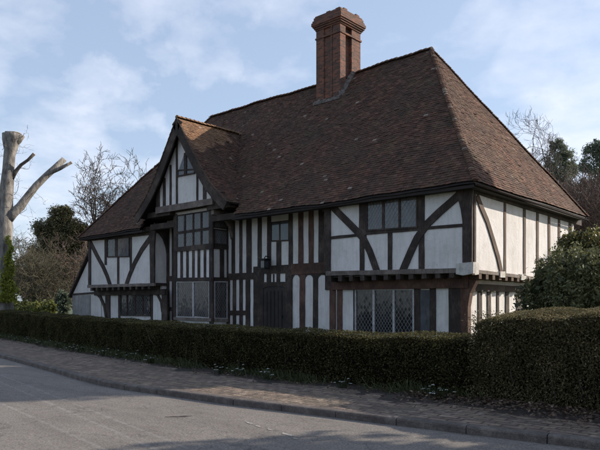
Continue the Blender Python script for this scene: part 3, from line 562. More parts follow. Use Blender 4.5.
# front door
m = MB(); m.prism([plane_pt('y', .75, u, z, -.02) for u, z in DOOR], (0, -.05, 0))
door = m.build('door', M['door'], house)
u0, u1 = DOOR[0][0], DOOR[4][0]; zt = 2.1
m = MB()
for k in range(1, 6): u = u0+(u1-u0)*k/6; m.box(u-.012, u+.012, .695, .715, .2, zt-.06)
m.build('cover_strip', M['door'], door)
m = MB(); m.tube([(u1-.16, .69, 1.08), (u1-.16, .66, 1.08)], .03, 8); m.tube([(u1-.16, .66, 1.1), (u1-.16, .655, .98)], .018, 8); m.build('handle', M['iron'], door)
# hanging lantern above the door
LX = -8.72
m = MB(); m.tube([(LX, .7, 3.35), (LX, .45, 3.38), (LX, .38, 3.3)], .02, 6); m.box(LX-.16, LX+.16, .22, .54, 3.2, 3.25); m.prism([(LX-.19, .19, 3.25), (LX+.19, .19, 3.25), (LX+.19, .57, 3.25), (LX-.19, .57, 3.25)], (0, 0, .02))
for sx in (-1, 1):
    for sy in (-1, 1): m.box(LX+sx*.13-.012, LX+sx*.13+.012, .38+sy*.13-.012, .38+sy*.13+.012, 2.92, 3.2)
m.box(LX-.14, LX+.14, .24, .52, 2.88, 2.92); lan = m.build('lantern', M['iron'], house)
m = MB(); m.box(LX-.11, LX+.11, .27, .49, 2.93, 3.19); m.build('lantern_glass', M['p_blank'], lan)
# windows with leaded quarries
def clip(poly, n, c):    # keep n.p <= c
    out = []
    for i, p in enumerate(poly):
        q = poly[(i+1) % len(poly)]; a = n[0]*p[0]+n[1]*p[1]-c; b_ = n[0]*q[0]+n[1]*q[1]-c
        if a <= 0: out.append(p)
        if (a < 0 < b_) or (b_ < 0 < a): t = a/(a-b_); out.append((p[0]+(q[0]-p[0])*t, p[1]+(q[1]-p[1])*t))
    return out
def convex_clip(poly, quad):
    A2 = sum(quad[i][0]*quad[(i+1) % 4][1]-quad[(i+1) % 4][0]*quad[i][1] for i in range(4)); sg = 1 if A2 > 0 else -1
    for i in range(4):
        p, q = quad[i], quad[(i+1) % 4]; n = ((q[1]-p[1])*sg, -(q[0]-p[0])*sg); poly = clip(poly, n, n[0]*p[0]+n[1]*p[1])
        if len(poly) < 3: return None
    return poly
def make_window(pl, v, prot, lights, kind):
    fr = MB(); Dd = lambda p, off: plane_pt(pl, v, p[0], p[1], off)
    fmat = M['frame'] if kind in ('curtain',) or (kind == 'dark' and v == .5 and lights[0][0][0] > -6) else (M['T'] if kind != 'net' else M['T'])
    def bar(ring, p): fr.prism([Dd(q, -.01) for q in ring], (0, -(p+.01), 0) if pl == 'y' else (p+.01, 0, 0))
    tl, tr = lights[0][0], lights[-1][1]; br_, bl = lights[-1][2], lights[0][3]; e = .05
    bar([(tl[0]-e, tl[1]+e), (tr[0]+e, tr[1]+e), (tr[0]+e, tr[1]+.001), (tl[0]-e, tl[1]+.001)], prot)
    bar([(bl[0]-e, bl[1]-.001), (br_[0]+e, br_[1]-.001), (br_[0]+e, br_[1]-e), (bl[0]-e, bl[1]-e)], prot+.012)
    bar([(tl[0]-e, tl[1]), (tl[0]-.001, tl[1]), (bl[0]-.001, bl[1]), (bl[0]-e, bl[1])], prot-.003)
    bar([(tr[0]+.001, tr[1]), (tr[0]+e, tr[1]), (br_[0]+e, br_[1]), (br_[0]+.001, br_[1])], prot-.003)
    for a, b in zip(lights, lights[1:]): bar([a[1], b[0], b[3], a[2]], prot-.006)
    wob = fr.build('window', fmat, house)
    for Lq in lights:
        pm = MB(); lm = MB(); xs = [p[0] for p in Lq]; zs = [p[1] for p in Lq]; x0, x1, z0, z1 = min(xs), max(xs), min(zs), max(zs)
        if kind == 'blank': pm.poly([Dd(p, .012) for p in Lq]); pm.build('pane', M['p_blank'], wob, fix=False); continue
        dw = (x1-x0)/max(2, round((x1-x0)/.125)); dh = dw*1.45
        nx = int((x1-x0)/dw)+2; nz = int((z1-z0)/dh)+2
        for i in range(-1, 2*nx):
            for j in range(-1, 2*nz):
                if (i+j) % 2: continue
                cx, cz = x0+i*dw/2, z0+j*dh/2; c = convex_clip([(cx-dw/2, cz), (cx, cz+dh/2), (cx+dw/2, cz), (cx, cz-dh/2)], Lq)
                if not c: continue
                t1, t2 = random.gauss(0, .008), random.gauss(0, .008)
                pm.poly([Dd(p, .014+t1*(p[0]-cx)+t2*(p[1]-cz)) for p in c])
        for s_ in (-1, 1):
            for k in range(-2*(nx+nz), 2*(nx+nz)):
                if k % 2: continue
                # line through lattice corners
                xa = x0+(k+1)*dw/2; za = z0; ln = max(nx*dw, nz*dh)*1.6; dx, dz = dw/2*s_, dh/2; n_ = math.hypot(dx, dz); dx /= n_; dz /= n_; hw = .006
                p = (xa-dx*ln, za-dz*ln); q = (xa+dx*ln, za+dz*ln)
                c = convex_clip([(p[0]-dz*hw, p[1]+dx*hw), (q[0]-dz*hw, q[1]+dx*hw), (q[0]+dz*hw, q[1]-dx*hw), (p[0]+dz*hw, p[1]-dx*hw)], Lq)
                if c: lm.poly([Dd(u, .020+.001*s_) for u in c])
        pane = pm.build('pane', M['p_'+kind], wob, fix=False)
        if lm.f:
            # the lead strips belong to this pane's window
            lm.build('leading', M['leadm'], wob, fix=False)
for w_ in WINDOWS: make_window(*w_)
# lean-to on the left gable end
m = MB(); m.prism([(-23.52, .47, 0), (XL+.28, .47, 0), (XL+.28, .47, 4.75), (-21.25, .47, 4.6), (-21.71, .47, 4.05), (-23.52, .47, 2.1)], (0, 4.5, 0)); m.build('wall', M['plaster'], house)
m = MB(); m.hexa([(-23.75, .33, 1.9), (-23.75, 5.1, 1.9), (-20.98, 5.1, 5.02), (-20.98, .33, 5.02), (-23.8, .33, 1.99), (-23.8, 5.1, 1.99), (-21.0, 5.1, 5.12), (-21.0, .33, 5.12)]); m.build('lean_to_roof', M['T'], house)
m = MB(); x = -23.5
while x < -21.75: m.box(x, x+.145, .425+random.uniform(0, .012), .468, 0, 2.02); x += .152
m.build('boarding', M['board'], house)
m = MB(); m.prism([(-23.55, .42, 2.02), (-20.7, .42, 2.10), (-20.7, .42, 2.19), (-23.55, .42, 2.12)], (0, .05, 0)); m.build('rail', M['T'], house)

# ---- main roof -------------------------------------------------------
RY, RZ = 4.3, 11.12; RXR, RXL = -3.77, -16.56; EX, EXL = .36, -21.35; EYF, EYB = -.42, 9.0; EZ = 4.93; EZB = 4.93
def roof_front_z(x, y): return EZ+(y-EYF)*(RZ-EZ)/(RY-EYF)
def sag(P):
    x, y, z = P[..., 0], P[..., 1], P[..., 2]
    s = .022*np.sin(x*.8+z*.5)+.013*np.sin(x*1.9-z*.9+y)+.010*np.sin(x*4.1+z*2.7+1)
    # the ridge dips between chimney and hips
    s = s-.05*np.clip((z-7)/4, 0, 1)*np.sin(np.clip((x-RXL)/(RXR-RXL), 0, 1)*PI)**2
    P = P.copy(); P[..., 2] += s; return P
def plane_surf(O, U, N_):
    O, U, N_ = map(np.array, (O, U, N_)); U = U/np.linalg.norm(U); N_ = N_/np.linalg.norm(N_); S = np.cross(N_, U)
    return lambda u, v, h: O+u[..., None]*U+v[..., None]*S+h[..., None]*N_
def gprofile(v):     # gable roof: arc length from ridge -> (d, drop)
    pts = [(0, 9.24), (.7, 8.2), (1.5, 7.05), (2.2, 6.2), (3.15, 5.42)]
    cl = [0]
    for a, b in zip(pts, pts[1:]): cl.append(cl[-1]+math.dist(a, b))
    return cl, pts
GCL, GPTS = gprofile(0); GLEN = GCL[-1]; GX = -12.76
def gable_surf(side):
    d_ = np.array([p[0] for p in GPTS]); z_ = np.array([p[1] for p in GPTS])
    def f(u, v, h):      # v measured up the slope from the eave
        s = GLEN-v; d = np.interp(s, GCL, d_); z = np.interp(s, GCL, z_)
        e = .05; dd = np.interp(s+e, GCL, d_)-np.interp(s-e, GCL, d_); dz = np.interp(s+e, GCL, z_)-np.interp(s-e, GCL, z_)
        L = np.hypot(dd, dz)+1e-9; nx, nz = -dz/L, dd/L
        return np.stack([GX+side*(d+nx*h), u, z+nz*h], -1)
    return f
def gable_z(x, y): return np.interp(abs(x-GX), [p[0] for p in GPTS], [p[1] for p in GPTS], right=-9)
def tiles(surf, ulen, vlen, keep, gauge=.105, tw=.168):
    Q = []; Rn = []
    vs = np.arange(0.0, vlen, gauge)
    for i, v in enumerate(vs):
        us = np.arange(-.2+(i % 2)*tw/2, ulen+.2, tw); n = len(us)
        us = us+rng.normal(0, .003, n); vj = v+rng.normal(0, .0035, n)+.006*np.sin(us*1.7+i*.3)
        c = surf(us+tw/2, vj+gauge/2, np.zeros(n)); k = keep(c)
        us, vj = us[k], vj[k]; n = len(us)
        if not n: continue
        lift = .027+rng.normal(0, .0045, n)+np.where(rng.random(n) < .02, .012, 0); tilt = rng.normal(0, .003, n); w = tw-.006; L = gauge*1.35
        a = surf(us, vj, lift+tilt); b = surf(us+w, vj, lift-tilt); c_ = surf(us+w, vj+L, lift*0+.004+.006); d = surf(us, vj+L, lift*0+.004+.006)
        th = .013+.002*rng.random(n); a0 = surf(us, vj+.004, lift+tilt-th); b0 = surf(us+w, vj+.004, lift-tilt-th)
        c0 = surf(us+w, vj+L, lift*0-.005); d0 = surf(us, vj+L, lift*0-.005); r_ = np.clip(rng.beta(2.2, 2.4, n), 0, 1); r_[rng.random(n) < .004] = 1.0
        for q in ((a, b, c_, d), (a0, b0, b, a), (a0, a, d, d0), (b, b0, c0, c_)): Q.append(np.stack(q, 1)); Rn.append(r_)
    return np.concatenate(Q), np.concatenate(Rn)
allq = []; allr = []
under_gable = lambda c: (c[:, 1] > -.7) & (gable_z(c[:, 0], 0) > c[:, 2]+.12)
# front slope
ang = math.atan2(RZ-EZ, RY-EYF); SF = plane_surf((EXL, EYF, EZ), (1, 0, 0), (0, -math.sin(ang), math.cos(ang))); LF = math.hypot(RZ-EZ, RY-EYF)
kR = (EX-RXR)/(RZ-EZ); kL = (RXL-EXL)/(RZ-EZ)
def keepF(c): t = c[:, 2]-EZ; return (c[:, 0] < EX-kR*t+.03) & (c[:, 0] > EXL+kL*t-.03) & (t < RZ-EZ-.02) & ~under_gable(c)
q, r_ = tiles(SF, EX-EXL, LF, keepF); allq.append(sag(q)); allr.append(r_)
# right hip slope
angR = math.atan2(RZ-EZ, EX-RXR); SR = plane_surf((EX, EYF, EZ), (0, 1, 0), (math.sin(angR), 0, math.cos(angR))); LR = math.hypot(RZ-EZ, EX-RXR)
kF = (RY-EYF)/(RZ-EZ); kB = (EYB-RY)/(RZ-EZ)
def keepR(c): t = c[:, 2]-EZ; return (c[:, 1] > EYF+kF*t-.03) & (c[:, 1] < EYB-kB*t+.03) & (t < RZ-EZ-.02)
q, r_ = tiles(SR, EYB-EYF, LR, keepR); r_ = np.where(r_ >= 1, 1, np.clip(r_*1.05+.10, 0, .95)); allq.append(sag(q)); allr.append(r_)  # tile values raised, painting this slope lighter as the sunlit side
# left hip slope (seen edge-on) and the rear, coarser
angL = math.atan2(RZ-EZ, RXL-EXL); SL = plane_surf((EXL, EYB, EZ), (0, -1, 0), (-math.sin(angL), 0, math.cos(angL)))
q, r_ = tiles(SL, EYB-EYF, math.hypot(RZ-EZ, RXL-EXL), keepR); allq.append(sag(q)); allr.append(r_)
angB = math.atan2(RZ-EZB, EYB-RY); SB = plane_surf((EX, EYB, EZ), (-1, 0, 0), (0, math.sin(angB), math.cos(angB)))
def keepB(c): t = c[:, 2]-EZ; return (c[:, 0] < EX-kR*t-.2) & (c[:, 0] > EXL+kL*t+.2) & (t < RZ-EZ-.02)
q, r_ = tiles(SB, EX-EXL, math.hypot(RZ-EZ, EYB-RY), keepB, .21, .336); allq.append(sag(q)); allr.append(r_)
# deck under the tiles
dk = MB()
C_ = [(EXL, EYF, EZ-.07), (EX, EYF, EZ-.07), (EX, EYB, EZ-.07), (EXL, EYB, EZ-.07)]; R1, R2 = (RXR, RY, RZ-.14), (RXL, RY, RZ-.14)
def dgrid(P00, P10, P11, P01, n=12, m_=8):
    G = np.zeros((m_+1, n+1, 3))
    for j in range(m_+1):
        for i in range(n+1):
            s, t = i/n, j/m_; G[j, i] = (np.array(P00)*(1-s)+np.array(P10)*s)*(1-t)+(np.array(P01)*(1-s)+np.array(P11)*s)*t
    G = sag(G)
    for j in range(m_):
        for i in range(n):
            c = (G[j, i]+G[j+1, i+1])/2
            if c[1] < 2.7 and gable_z(c[0], 0) > c[2]-.05: continue
            dk.poly([G[j, i], G[j, i+1], G[j+1, i+1], G[j+1, i]])
dgrid(C_[0], C_[1], R1, R2, 96, 40); dgrid(C_[1], C_[2], R1, R1); dgrid(C_[2], C_[3], R2, R1, 24); dgrid(C_[3], C_[0], R2, R2)
roof = quads('roof', np.concatenate(allq), np.concatenate(allr), M['tiles'], house)
dk.build('roof_deck', M['dark'], roof, fix=False)
# dark strips painting the shade under the eaves; soffit and gutter
for bx in ((EXL+.06, GX-3.0, EYF+.05, EYF+.09), (GX+3.0, EX-.05, EYF+.05, EYF+.09), (EX-.10, EX-.06, EYF+.10, EYB-.1), (EXL+.06, EXL+.10, EYF+.1, EYB-.1)):
    ev = MB(); ev.box(*bx, EZ-.15, EZ-.06); ev.build('eaves_shade_strip', M['dark'], roof)
for bx in ((EXL+.1, GX-2.9, EYF+.095, .02), (GX+2.95, .2, EYF+.095, .02), (-.05, EX-.11, .02, EYB-.12), (EXL+.11, XL, .02, EYB-.12)):
    so_ = MB(); so_.box(*bx, EZ-.13, EZ-.09); so_.build('eaves_soffit', M['dark'], roof)
gt = MB(); gy = np.linspace(EYF+.05, EYB, 20)
for a, b in zip(gy, gy[1:]):
    za, zb = EZ-.06-.008*(a), EZ-.06-.008*(b)
    pr = [(EX+.0+.05*(1+math.cos(t))-.02, -.05*math.sin(t)) for t in np.linspace(0, PI, 7)]
    ro = [(x, a, za+dz) for x, dz in pr]; ri = [(x, b, zb+dz) for x, dz in pr]
    for i in range(6): gt.poly([ro[i], ro[i+1], ri[i+1], ri[i]])
    for rr_ in (ro, ri): pass
gob = gt.build('gutter', M['gutter'], roof, fix=False); mod = gob.modifiers.new('thick', 'SOLIDIFY'); mod.thickness = .008
# hip and ridge tiles: overlapping half-rounds
def capping(P0, P1, rad, name, mat, lift=.02, step=.22, wide=1.0):
    P0, P1 = Vector(P0), Vector(P1); d = (P1-P0); L = d.length; d.normalize(); n = int(L/step); Q = []; Rn = []
    up = Vector((0, 0, 1)); s = d.cross(up).normalized(); nrm = s.cross(d).normalized()
    for k in range(n):
        a = P0+d*(k*step); b = P0+d*((k+1)*step+.04); ra = rad*1.08; rb = rad*.9; rv = random.betavariate(2, 2); j = random.uniform(-.008, .008)
        rings = []
        for (p, r0, h) in ((a, ra, lift+.012+j), (b, rb, lift+j)):
            rings.append([np.array(p+s*(math.cos(t)*r0*wide)+nrm*(math.sin(t)*r0*.8+h-.03)) for t in np.linspace(0, PI, 7)])
        for i in range(6): Q.append([rings[0][i], rings[0][i+1], rings[1][i+1], rings[1][i]]); Rn.append(rv)
        c0 = np.array(a+nrm*(lift-.05))
        for i in range(0, 6, 2): Q.append([c0, rings[0][i], rings[0][i+1], rings[0][i+2]]); Rn.append(rv)
    return np.array(Q), Rn
qs = []; rs = []
for a, b, rad in (((RXR+.05, RY, RZ), (-7.35, RY, RZ), .12), ((-8.9, RY, RZ), (RXL-.05, RY, RZ), .12)):
    q, r_ = capping(a, b, rad, '', None); quads('ridge_tiles', sag(q), np.array(r_)*.6, M['tiles'], roof)
qs = []; rs = []
for a, b in (((EX+.02, EYF-.02, EZ+.01), (RXR, RY, RZ+.02)), ((EX+.02, EYB, EZ+.01), (RXR, RY, RZ+.02)), ((EXL-.02, EYF-.02, EZ+.01), (RXL, RY, RZ+.02))):
    q, r_ = capping(a, b, .085, '', None, .012, .105); qs.append(sag(q)); rs += list(np.clip(np.array(r_)*.7+.4, 0, 1))
quads('hip_tiles', np.concatenate(qs), rs, M['tiles'], roof)

# ---- gable roof --------------------------------------------------------
GY0 = -.72; gq = []; gr = []; sun_tint = []
for side in (-1, 1):
    f0 = gable_surf(side); f = (lambda u, v, h, f0=f0: f0(GY0+u, v, h))
    keepG = lambda c: (c[:, 1] < 2.95) & (c[:, 2] > roof_front_z(0, c[:, 1])-.02) & (c[:, 1] > GY0-.02)
    q, r_ = tiles(f, 3.6, GLEN, keepG)
    # sunlight passing over the main roof, painted as orange tiles near the apex
    if side == 1:
        c = q.mean(1); ww = (c[:, 2] > 7.65+.75*(c[:, 1]+.7)*.55+.10*np.sin(c[:, 1]*9)) & (c[:, 1] < 2.0)
    else: ww = np.zeros(len(q), bool)
    gq.append(q); gr.append(r_); sun_tint.append(ww)
gq = np.concatenate(gq); gr = np.concatenate(gr); sun_tint = np.concatenate(sun_tint)
groof = quads('gable_roof', gq, gr, [M['tiles'], M['tiles_sunlit']], house, mi=sun_tint.astype(int))
dk = MB()
for side in (-1, 1):
    f = gable_surf(side); vs = [GLEN-c for c in GCL]
    for v0, v1 in zip(vs, vs[1:]):
        P = [f(np.array(u), np.array(v), np.array(-.05)) for u, v in ((GY0+.03, v0), (2.9, v0), (2.9, v1), (GY0+.03, v1))]
        Q_ = [f(np.array(u), np.array(v), np.array(-.01)) for u, v in ((GY0+.03, v0), (2.9, v0), (2.9, v1), (GY0+.03, v1))]
        dk.hexa([tuple(p) for p in P]+[tuple(p) for p in Q_])
dk.build('roof_deck', M['dark'], groof)
for side in (-1, 1):      # moulded barge boards
    m = MB(); f = gable_surf(side); vs = np.linspace(0.02, GLEN-.0, 12)
    for v0, v1 in zip(vs, vs[1:]):
        a, b = f(np.array(GY0+.0), np.array(v0), np.array(-.02)), f(np.array(GY0), np.array(v1), np.array(-.02)); c, d = f(np.array(GY0), np.array(v1), np.array(-.38)), f(np.array(GY0), np.array(v0), np.array(-.38))
        m.prism([tuple(p) for p in (a, b, c, d)], (0, .06, 0))
    m.build('barge_board', M['T'], groof, fix=False)
m = MB(); m.prism([(GX-.30, GY0+.012, 8.62), (GX+.30, GY0+.012, 8.62), (GX+.05, GY0+.012, 9.13), (GX-.05, GY0+.012, 9.13)], (0, .06, 0)); m.prism([(GX-.09, GY0-.008, 8.5), (GX+.09, GY0-.008, 8.5), (GX+.07, GY0-.008, 9.16), (GX-.07, GY0-.008, 9.16)], (0, .05, 0)); m.build('apex_board', M['T'], groof)
q, r_ = capping((GX, GY0, 9.27), (GX, 2.85, 9.27), .10, '', None); quads('ridge_tiles', q, r_, M['tiles_sunlit'], groof)  # gable ridge takes the sunlit tile colour too
m = MB()
for side in (-1, 1):      # paler bedding strip along the verge
    f = gable_surf(side); vs = np.linspace(0.05, GLEN, 16)
    for v0, v1 in zip(vs, vs[1:]):
        P = [f(np.array(u), np.array(v), np.array(h)) for h in (-.02, .03) for u, v in ((GY0-.02, v0), (GY0+.03, v0), (GY0+.03, v1), (GY0-.02, v1))]; m.hexa([tuple(p) for p in P])
m.build('verge_bedding', M['B'], groof)

# ---- chimney -------------------------------------------------------------
ch = MB(); cx0, cx1, cy0, cy1 = -8.74, -7.48, 3.50, 4.86
def rough_box(m, x0, x1, y0, y1, z0, z1, j=.012):
    P = [(x, y, z) for z in (z0, z1) for x, y in ((x0, y0), (x1, y0), (x1, y1), (x0, y1))]; m.hexa([tuple(c+random.uniform(-j, j) for c in p) for p in P])
rough_box(ch, cx0, cx1-.16, cy0+.02, cy1, 8.6, 13.0, .004)                    # core
for y0_, y1_ in ((cy0-.01, cy0+.34), (cy1-.60, cy1)): rough_box(ch, cx1-.40, cx1, y0_, y1_, 9.0, 12.99, .004)   # pilasters on the sunny side
for x0_, x1_ in ((cx0-.012, cx0+.40), (cx1-.50, cx1-.41)): rough_box(ch, x0_, x1_, cy0-.03, cy0+.3, 9.0, 12.98, .004)
rough_box(ch, cx0-.05, cx1+.04, cy0-.06, cy1+.04, 12.62, 12.69)
zz_ = 12.98
for e, h in ((.04, .07), (.085, .07), (.13, .07), (.165, .12), (.13, .09), (.09, .13), (.05, .07)):
    rough_box(ch, cx0-e, cx1+e, cy0-e-.01, cy1+e, zz_, zz_+h+.003, .008); zz_ += h
for i in range(5):            # broken bricks along the top course
    for j in range(5):
        if random.random() < .7: x = cx0+.0+i*.25; y = cy0+.0+j*.27; rough_box(ch, x, x+.22, y, y+.24, zz_-.02, zz_+random.choice((.04, .06, .10, .13)), .012)
chim = ch.build('chimney', M['brick'], house)
fl = MB()                    # mortar fillet round the foot
for k in range(9):
    t0, t1 = k/9, (k+1)/9
    def P(t): x = cx0-.06+(cx1-cx0+.14)*t; y = cy0-.05; return x, y, roof_front_z(0, y)
    a, b = P(t0), P(t1); o = random.uniform(.02, .12); fl.hexa([(a[0], a[1]-.14, a[2]-.16), (b[0], b[1]-.14, b[2]-.16), (b[0], b[1]+.06, b[2]+.02), (a[0], a[1]+.06, a[2]+.02), (a[0], a[1]-.13, a[2]-.05), (b[0], b[1]-.13, b[2]-.05), (b[0], b[1]+.04, b[2]+o), (a[0], a[1]+.04, a[2]+o)])
for k in range(9):
    y0_ = cy0-.05+.86*k/9; y1_ = cy0-.05+.86*(k+1)/9; a, b = roof_front_z(0, y0_), roof_front_z(0, y1_); o = random.uniform(.05, .16)
    fl.hexa([(cx1-.05, y0_, a-.05), (cx1+.16, y0_, a-.05), (cx1+.16, y1_, b-.05), (cx1-.05, y1_, b-.05), (cx1-.05, y0_, a+o+.08), (cx1+.12, y0_, a+.05), (cx1+.12, y1_, b+.05), (cx1-.05, y1_, b+o+.08)])
fl.build('mortar_fillet', M['mortar'], chim)

# =====================================================================  vegetation helpers
def dist_pt(px, py, wd):      # place at a bearing and a distance from where the photographer stood
    t = (px-300)/629; d = Vector((t*.743-.669, t*.669+.743, (305-py)/629)); return CAM+d*wd
def grow(start, dirv, length, radius, depth, spread=.55, up=.15, kids=(2, 3), shrink=.72, segs=4, wig=.19, acc=None, minr=.006, sides=5, env=None):
    if acc is None: acc = []
    p = Vector(start); d = Vector(dirv).normalized(); pts = [p.copy()]; rad = [radius]; r1 = radius*shrink
    for k in range(segs):
        d = (d+Vector((random.gauss(0, wig), random.gauss(0, wig), random.gauss(0, wig)+up*.15))).normalized(); p = p+d*(length/segs); pts.append(p.copy()); rad.append(radius+(r1-radius)*(k+1)/segs)
    if env:
        q = [(pts[-1][i]-env[0][i])/env[1][i] for i in range(3)]; r2 = sum(a*a for a in q)
        if r2 > 1 and depth < 5:
            if r2 > 1.35: return acc
            depth = min(depth, 1)
    acc.append((pts, rad, 6 if radius > .08 else (4 if radius > .025 else 3)))
    if depth > 0:
        for c in range(random.randint(*kids)):
            sp_ = spread*random.uniform(.5, 1.25); ax = d.orthogonal(); ax.rotate(Matrix.Rotation(random.uniform(0, 2*PI), 3, d)); nd = (d*math.cos(sp_)+ax*math.sin(sp_)+Vector((0, 0, up))).normalized()
            k = random.choice((segs, segs, segs-1)); grow(pts[k], nd, length*random.uniform(.62, .9), max(minr, rad[k]*random.uniform(.58, .8)), depth-1, spread, up, kids, shrink, segs, wig, acc, minr, 5, env)
        if random.random() < .8:
            k = random.randint(1, segs-1); ax = d.orthogonal(); ax.rotate(Matrix.Rotation(random.uniform(0, 2*PI), 3, d)); nd = (d*.5+ax*.85+Vector((0, 0, up))).normalized()
            grow(pts[k], nd, length*random.uniform(.5, .75), max(minr, rad[k]*.5), depth-1, spread, up, kids, shrink, segs, wig, acc, minr, 5, env)
    return acc
def limbs_mesh(acc, name, mat, parent=None, **kw):
    m = MB()
    for pts, rad, sd in acc: m.tube(pts, rad, sd, cap=False)
    return m.build(name, mat, parent, smooth=True, fix=False, **kw)
def blob_pts(N, c, r, clusters, cr, shell=.55, seed=None):
    """leaf centres in clumps spread through an ellipsoid"""
    u = rng.normal(size=(clusters, 3)); u /= np.linalg.norm(u, axis=1)[:, None]; rr = rng.uniform(shell, 1.0, clusters)[:, None]
    cc = u*rr*np.array(r)*(1+.12*rng.normal(size=(clusters, 1))); k = rng.integers(0, clusters, N)
    p = cc[k]+np.clip(rng.normal(size=(N, 3)), -1.9, 1.9)*cr*rng.uniform(.5, 1.2, clusters)[k][:, None]
    return p+np.array(c), (k*.618) % 1
def crown(name, N, c, r, clusters, cr, size, mat, parent=None, shell=.5, core=0, asp=.6, flat=0, **kw):
    p, kk = blob_pts(N, c, r, clusters, cr, shell); V = leaves(p, size, asp, flat); rv = np.clip(rng.random(N)*.75+kk*.3-.05, 0, 1)
    if core:
        q = rng.normal(size=(core, 3)); q /= np.linalg.norm(q, axis=1)[:, None]; q = q*(rng.random((core, 1))**.4)*np.array(r)*.72+np.array(c)
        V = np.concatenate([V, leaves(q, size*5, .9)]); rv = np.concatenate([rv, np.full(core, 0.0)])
    zmin = .1; keep = V[:, :, 2].min(1) > zmin-.02
    return quads(name, V[keep], rv[keep], mat, parent, **kw)

# ---- hedges ----------------------------------------------------------------
def hedge(name, x0, x1, depth, top, dens, size, mat, twigs, label, cat, lean=0.0, gappy=0.0, rise=.08, **kw):
    L = x1-x0; N = int(L*dens); xs = rng.uniform(x0, x1, N)
    yf = np.interp(xs, [p[0] for p in HF], [p[1] for p in HF])+.08; tp = top(xs)
    s = rng.random(N)
    V3 = np.zeros((N, 3)); V3[:, 0] = xs; ins = np.abs(rng.normal(0, .055, N))
    bul = .05*np.array([noise.noise((x*1.7, 0, z*2)) for x, z in zip(xs[:N], s[:N]*2)])+.05*np.array([noise.noise((x*.6, 5, z)) for x, z in zip(xs, s)])
    f = s < .58; t = (s >= .58) & (s < .90); bk = s >= .90
    rndc = .14
    zf = rng.random(N)**.85*(tp-rise+.035); V3[f, 1] = (yf+ins+bul*1.6)[f]+np.clip((zf-(tp-rise-rndc))[f], 0, 1)**2*5; V3[f, 2] = zf[f]+.1
    uy = rng.random(N); V3[t, 1] = (yf+uy*depth)[t]; V3[t, 2] = (tp-ins*.5+bul*.5+.1-rise*(1-uy)**2-.05*np.clip(uy-.8, 0, 1)*5)[t]+np.abs(rng.normal(0, .008, N))[t]
    V3[bk, 1] = (yf+depth-ins-bul)[bk]; V3[bk, 2] = (rng.random(N)*(tp-.05)+.1)[bk]
    e = rng.random(N) < .05; V3[e, 0] = np.where(rng.random(N) < .5, x0, x1)[e]+rng.normal(0, .04, N)[e]; V3[e, 1] = (yf+uy*depth)[e]; V3[e, 2] = (rng.random(N)*(tp-rise)+.1)[e]
    if gappy:      # thin foot of the hedge
        thin = (V3[:, 2] < .55) & f & (rng.random(N) < gappy); V3 = V3[~thin]
    isf = t[~thin] if gappy else t; V = leaves(V3, size, .6); V[isf] = leaves(V3[isf], size, .6, .9); rv = np.clip(rng.beta(2, 3, len(V3))+.16*isf+.25*np.array([noise.noise((p[0]*2.2, p[1]*2, p[2]*3)) for p in V3]), 0, 1)  # top leaves get a lighter value, painting the sunlit hedge top
    root = quads(name, V, rv, mat, None, label=label, cat=cat, **kw)
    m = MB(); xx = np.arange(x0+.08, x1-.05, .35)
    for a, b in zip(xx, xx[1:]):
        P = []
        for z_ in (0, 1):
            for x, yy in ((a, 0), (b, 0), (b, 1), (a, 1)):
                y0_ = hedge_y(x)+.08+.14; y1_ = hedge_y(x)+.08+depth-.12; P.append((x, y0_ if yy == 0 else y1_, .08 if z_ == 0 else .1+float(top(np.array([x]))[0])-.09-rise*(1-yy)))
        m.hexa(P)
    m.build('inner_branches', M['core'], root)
    for _ in range(twigs):
        m = MB()
        x = random.uniform(x0+.05, x1-.05); y = hedge_y(x)+random.uniform(.10, .2); z0_ = .1 if random.random() < .6 else random.uniform(.2, .7); l = random.uniform(.2, .7); p = Vector((x, y, z0_)); pts = [p.copy()]
        for k in range(4): p = p+Vector((random.gauss(0, .05), random.gauss(-.01, .025), l/4)); pts.append(p.copy())
        if pts[-1].z < .1+float(top(np.array([x]))[0]): m.tube(pts, [.007, .006, .005, .004, .003], 4); m.build('stem', M['bark'], root)
    return root
top1 = lambda x: np.interp(x, [-30, -20.6, -12, -6, 0, 4], [1.22, 1.16, 1.06, .99, .93, .94])+.018*np.sin(x*2.3)+.012*np.sin(x*5.1)
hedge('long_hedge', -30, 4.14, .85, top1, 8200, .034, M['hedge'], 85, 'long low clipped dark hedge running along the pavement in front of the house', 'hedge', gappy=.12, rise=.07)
top2 = lambda x: np.interp(x, [4, 4.25, 4.7, 6, 9, 14], [1.18, 1.30, 1.36, 1.41, 1.45, 1.5])+.02*np.sin(x*3.3)+.014*np.sin(x*8)
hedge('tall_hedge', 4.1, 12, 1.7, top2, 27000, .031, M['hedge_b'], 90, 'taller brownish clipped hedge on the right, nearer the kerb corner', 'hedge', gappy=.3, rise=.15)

# ---- planting at the hedge foot ----------------------------------------------
N = 12000; xs = rng.uniform(-24, 4.4, N); dens = np.array([noise.noise((x*.8, 1, 0)) for x in xs])+.25*(xs < -3); k = dens+rng.normal(0, .18, N) > .0; xs = xs[k]; N = len(xs)
ys = np.interp(xs, [p[0] for p in HF], [p[1] for p in HF])-np.abs(rng.normal(0, .17, N))+.12; h = rng.uniform(.03, .2, N)*(.6+.5*np.array([noise.noise((x*2.1, 7, 0)) for x in xs])+.4); wv = rng.normal(0, .09, (N, 2)); a_ = rng.uniform(0, PI, N); wd = .006
b0 = np.stack([xs-np.cos(a_)*wd, ys-np.sin(a_)*wd, np.full(N, .1)], 1); b1 = np.stack([xs+np.cos(a_)*wd, ys+np.sin(a_)*wd, np.full(N, .1)], 1); tpp = np.stack([xs+wv[:, 0], ys+wv[:, 1], .1+h], 1)
quads('grass', np.stack([b0, b1, tpp+.002, tpp-.002], 1), rng.random(N), M['grass'], label='tufts of grass along the foot of the hedge', cat='grass', kind='stuff')
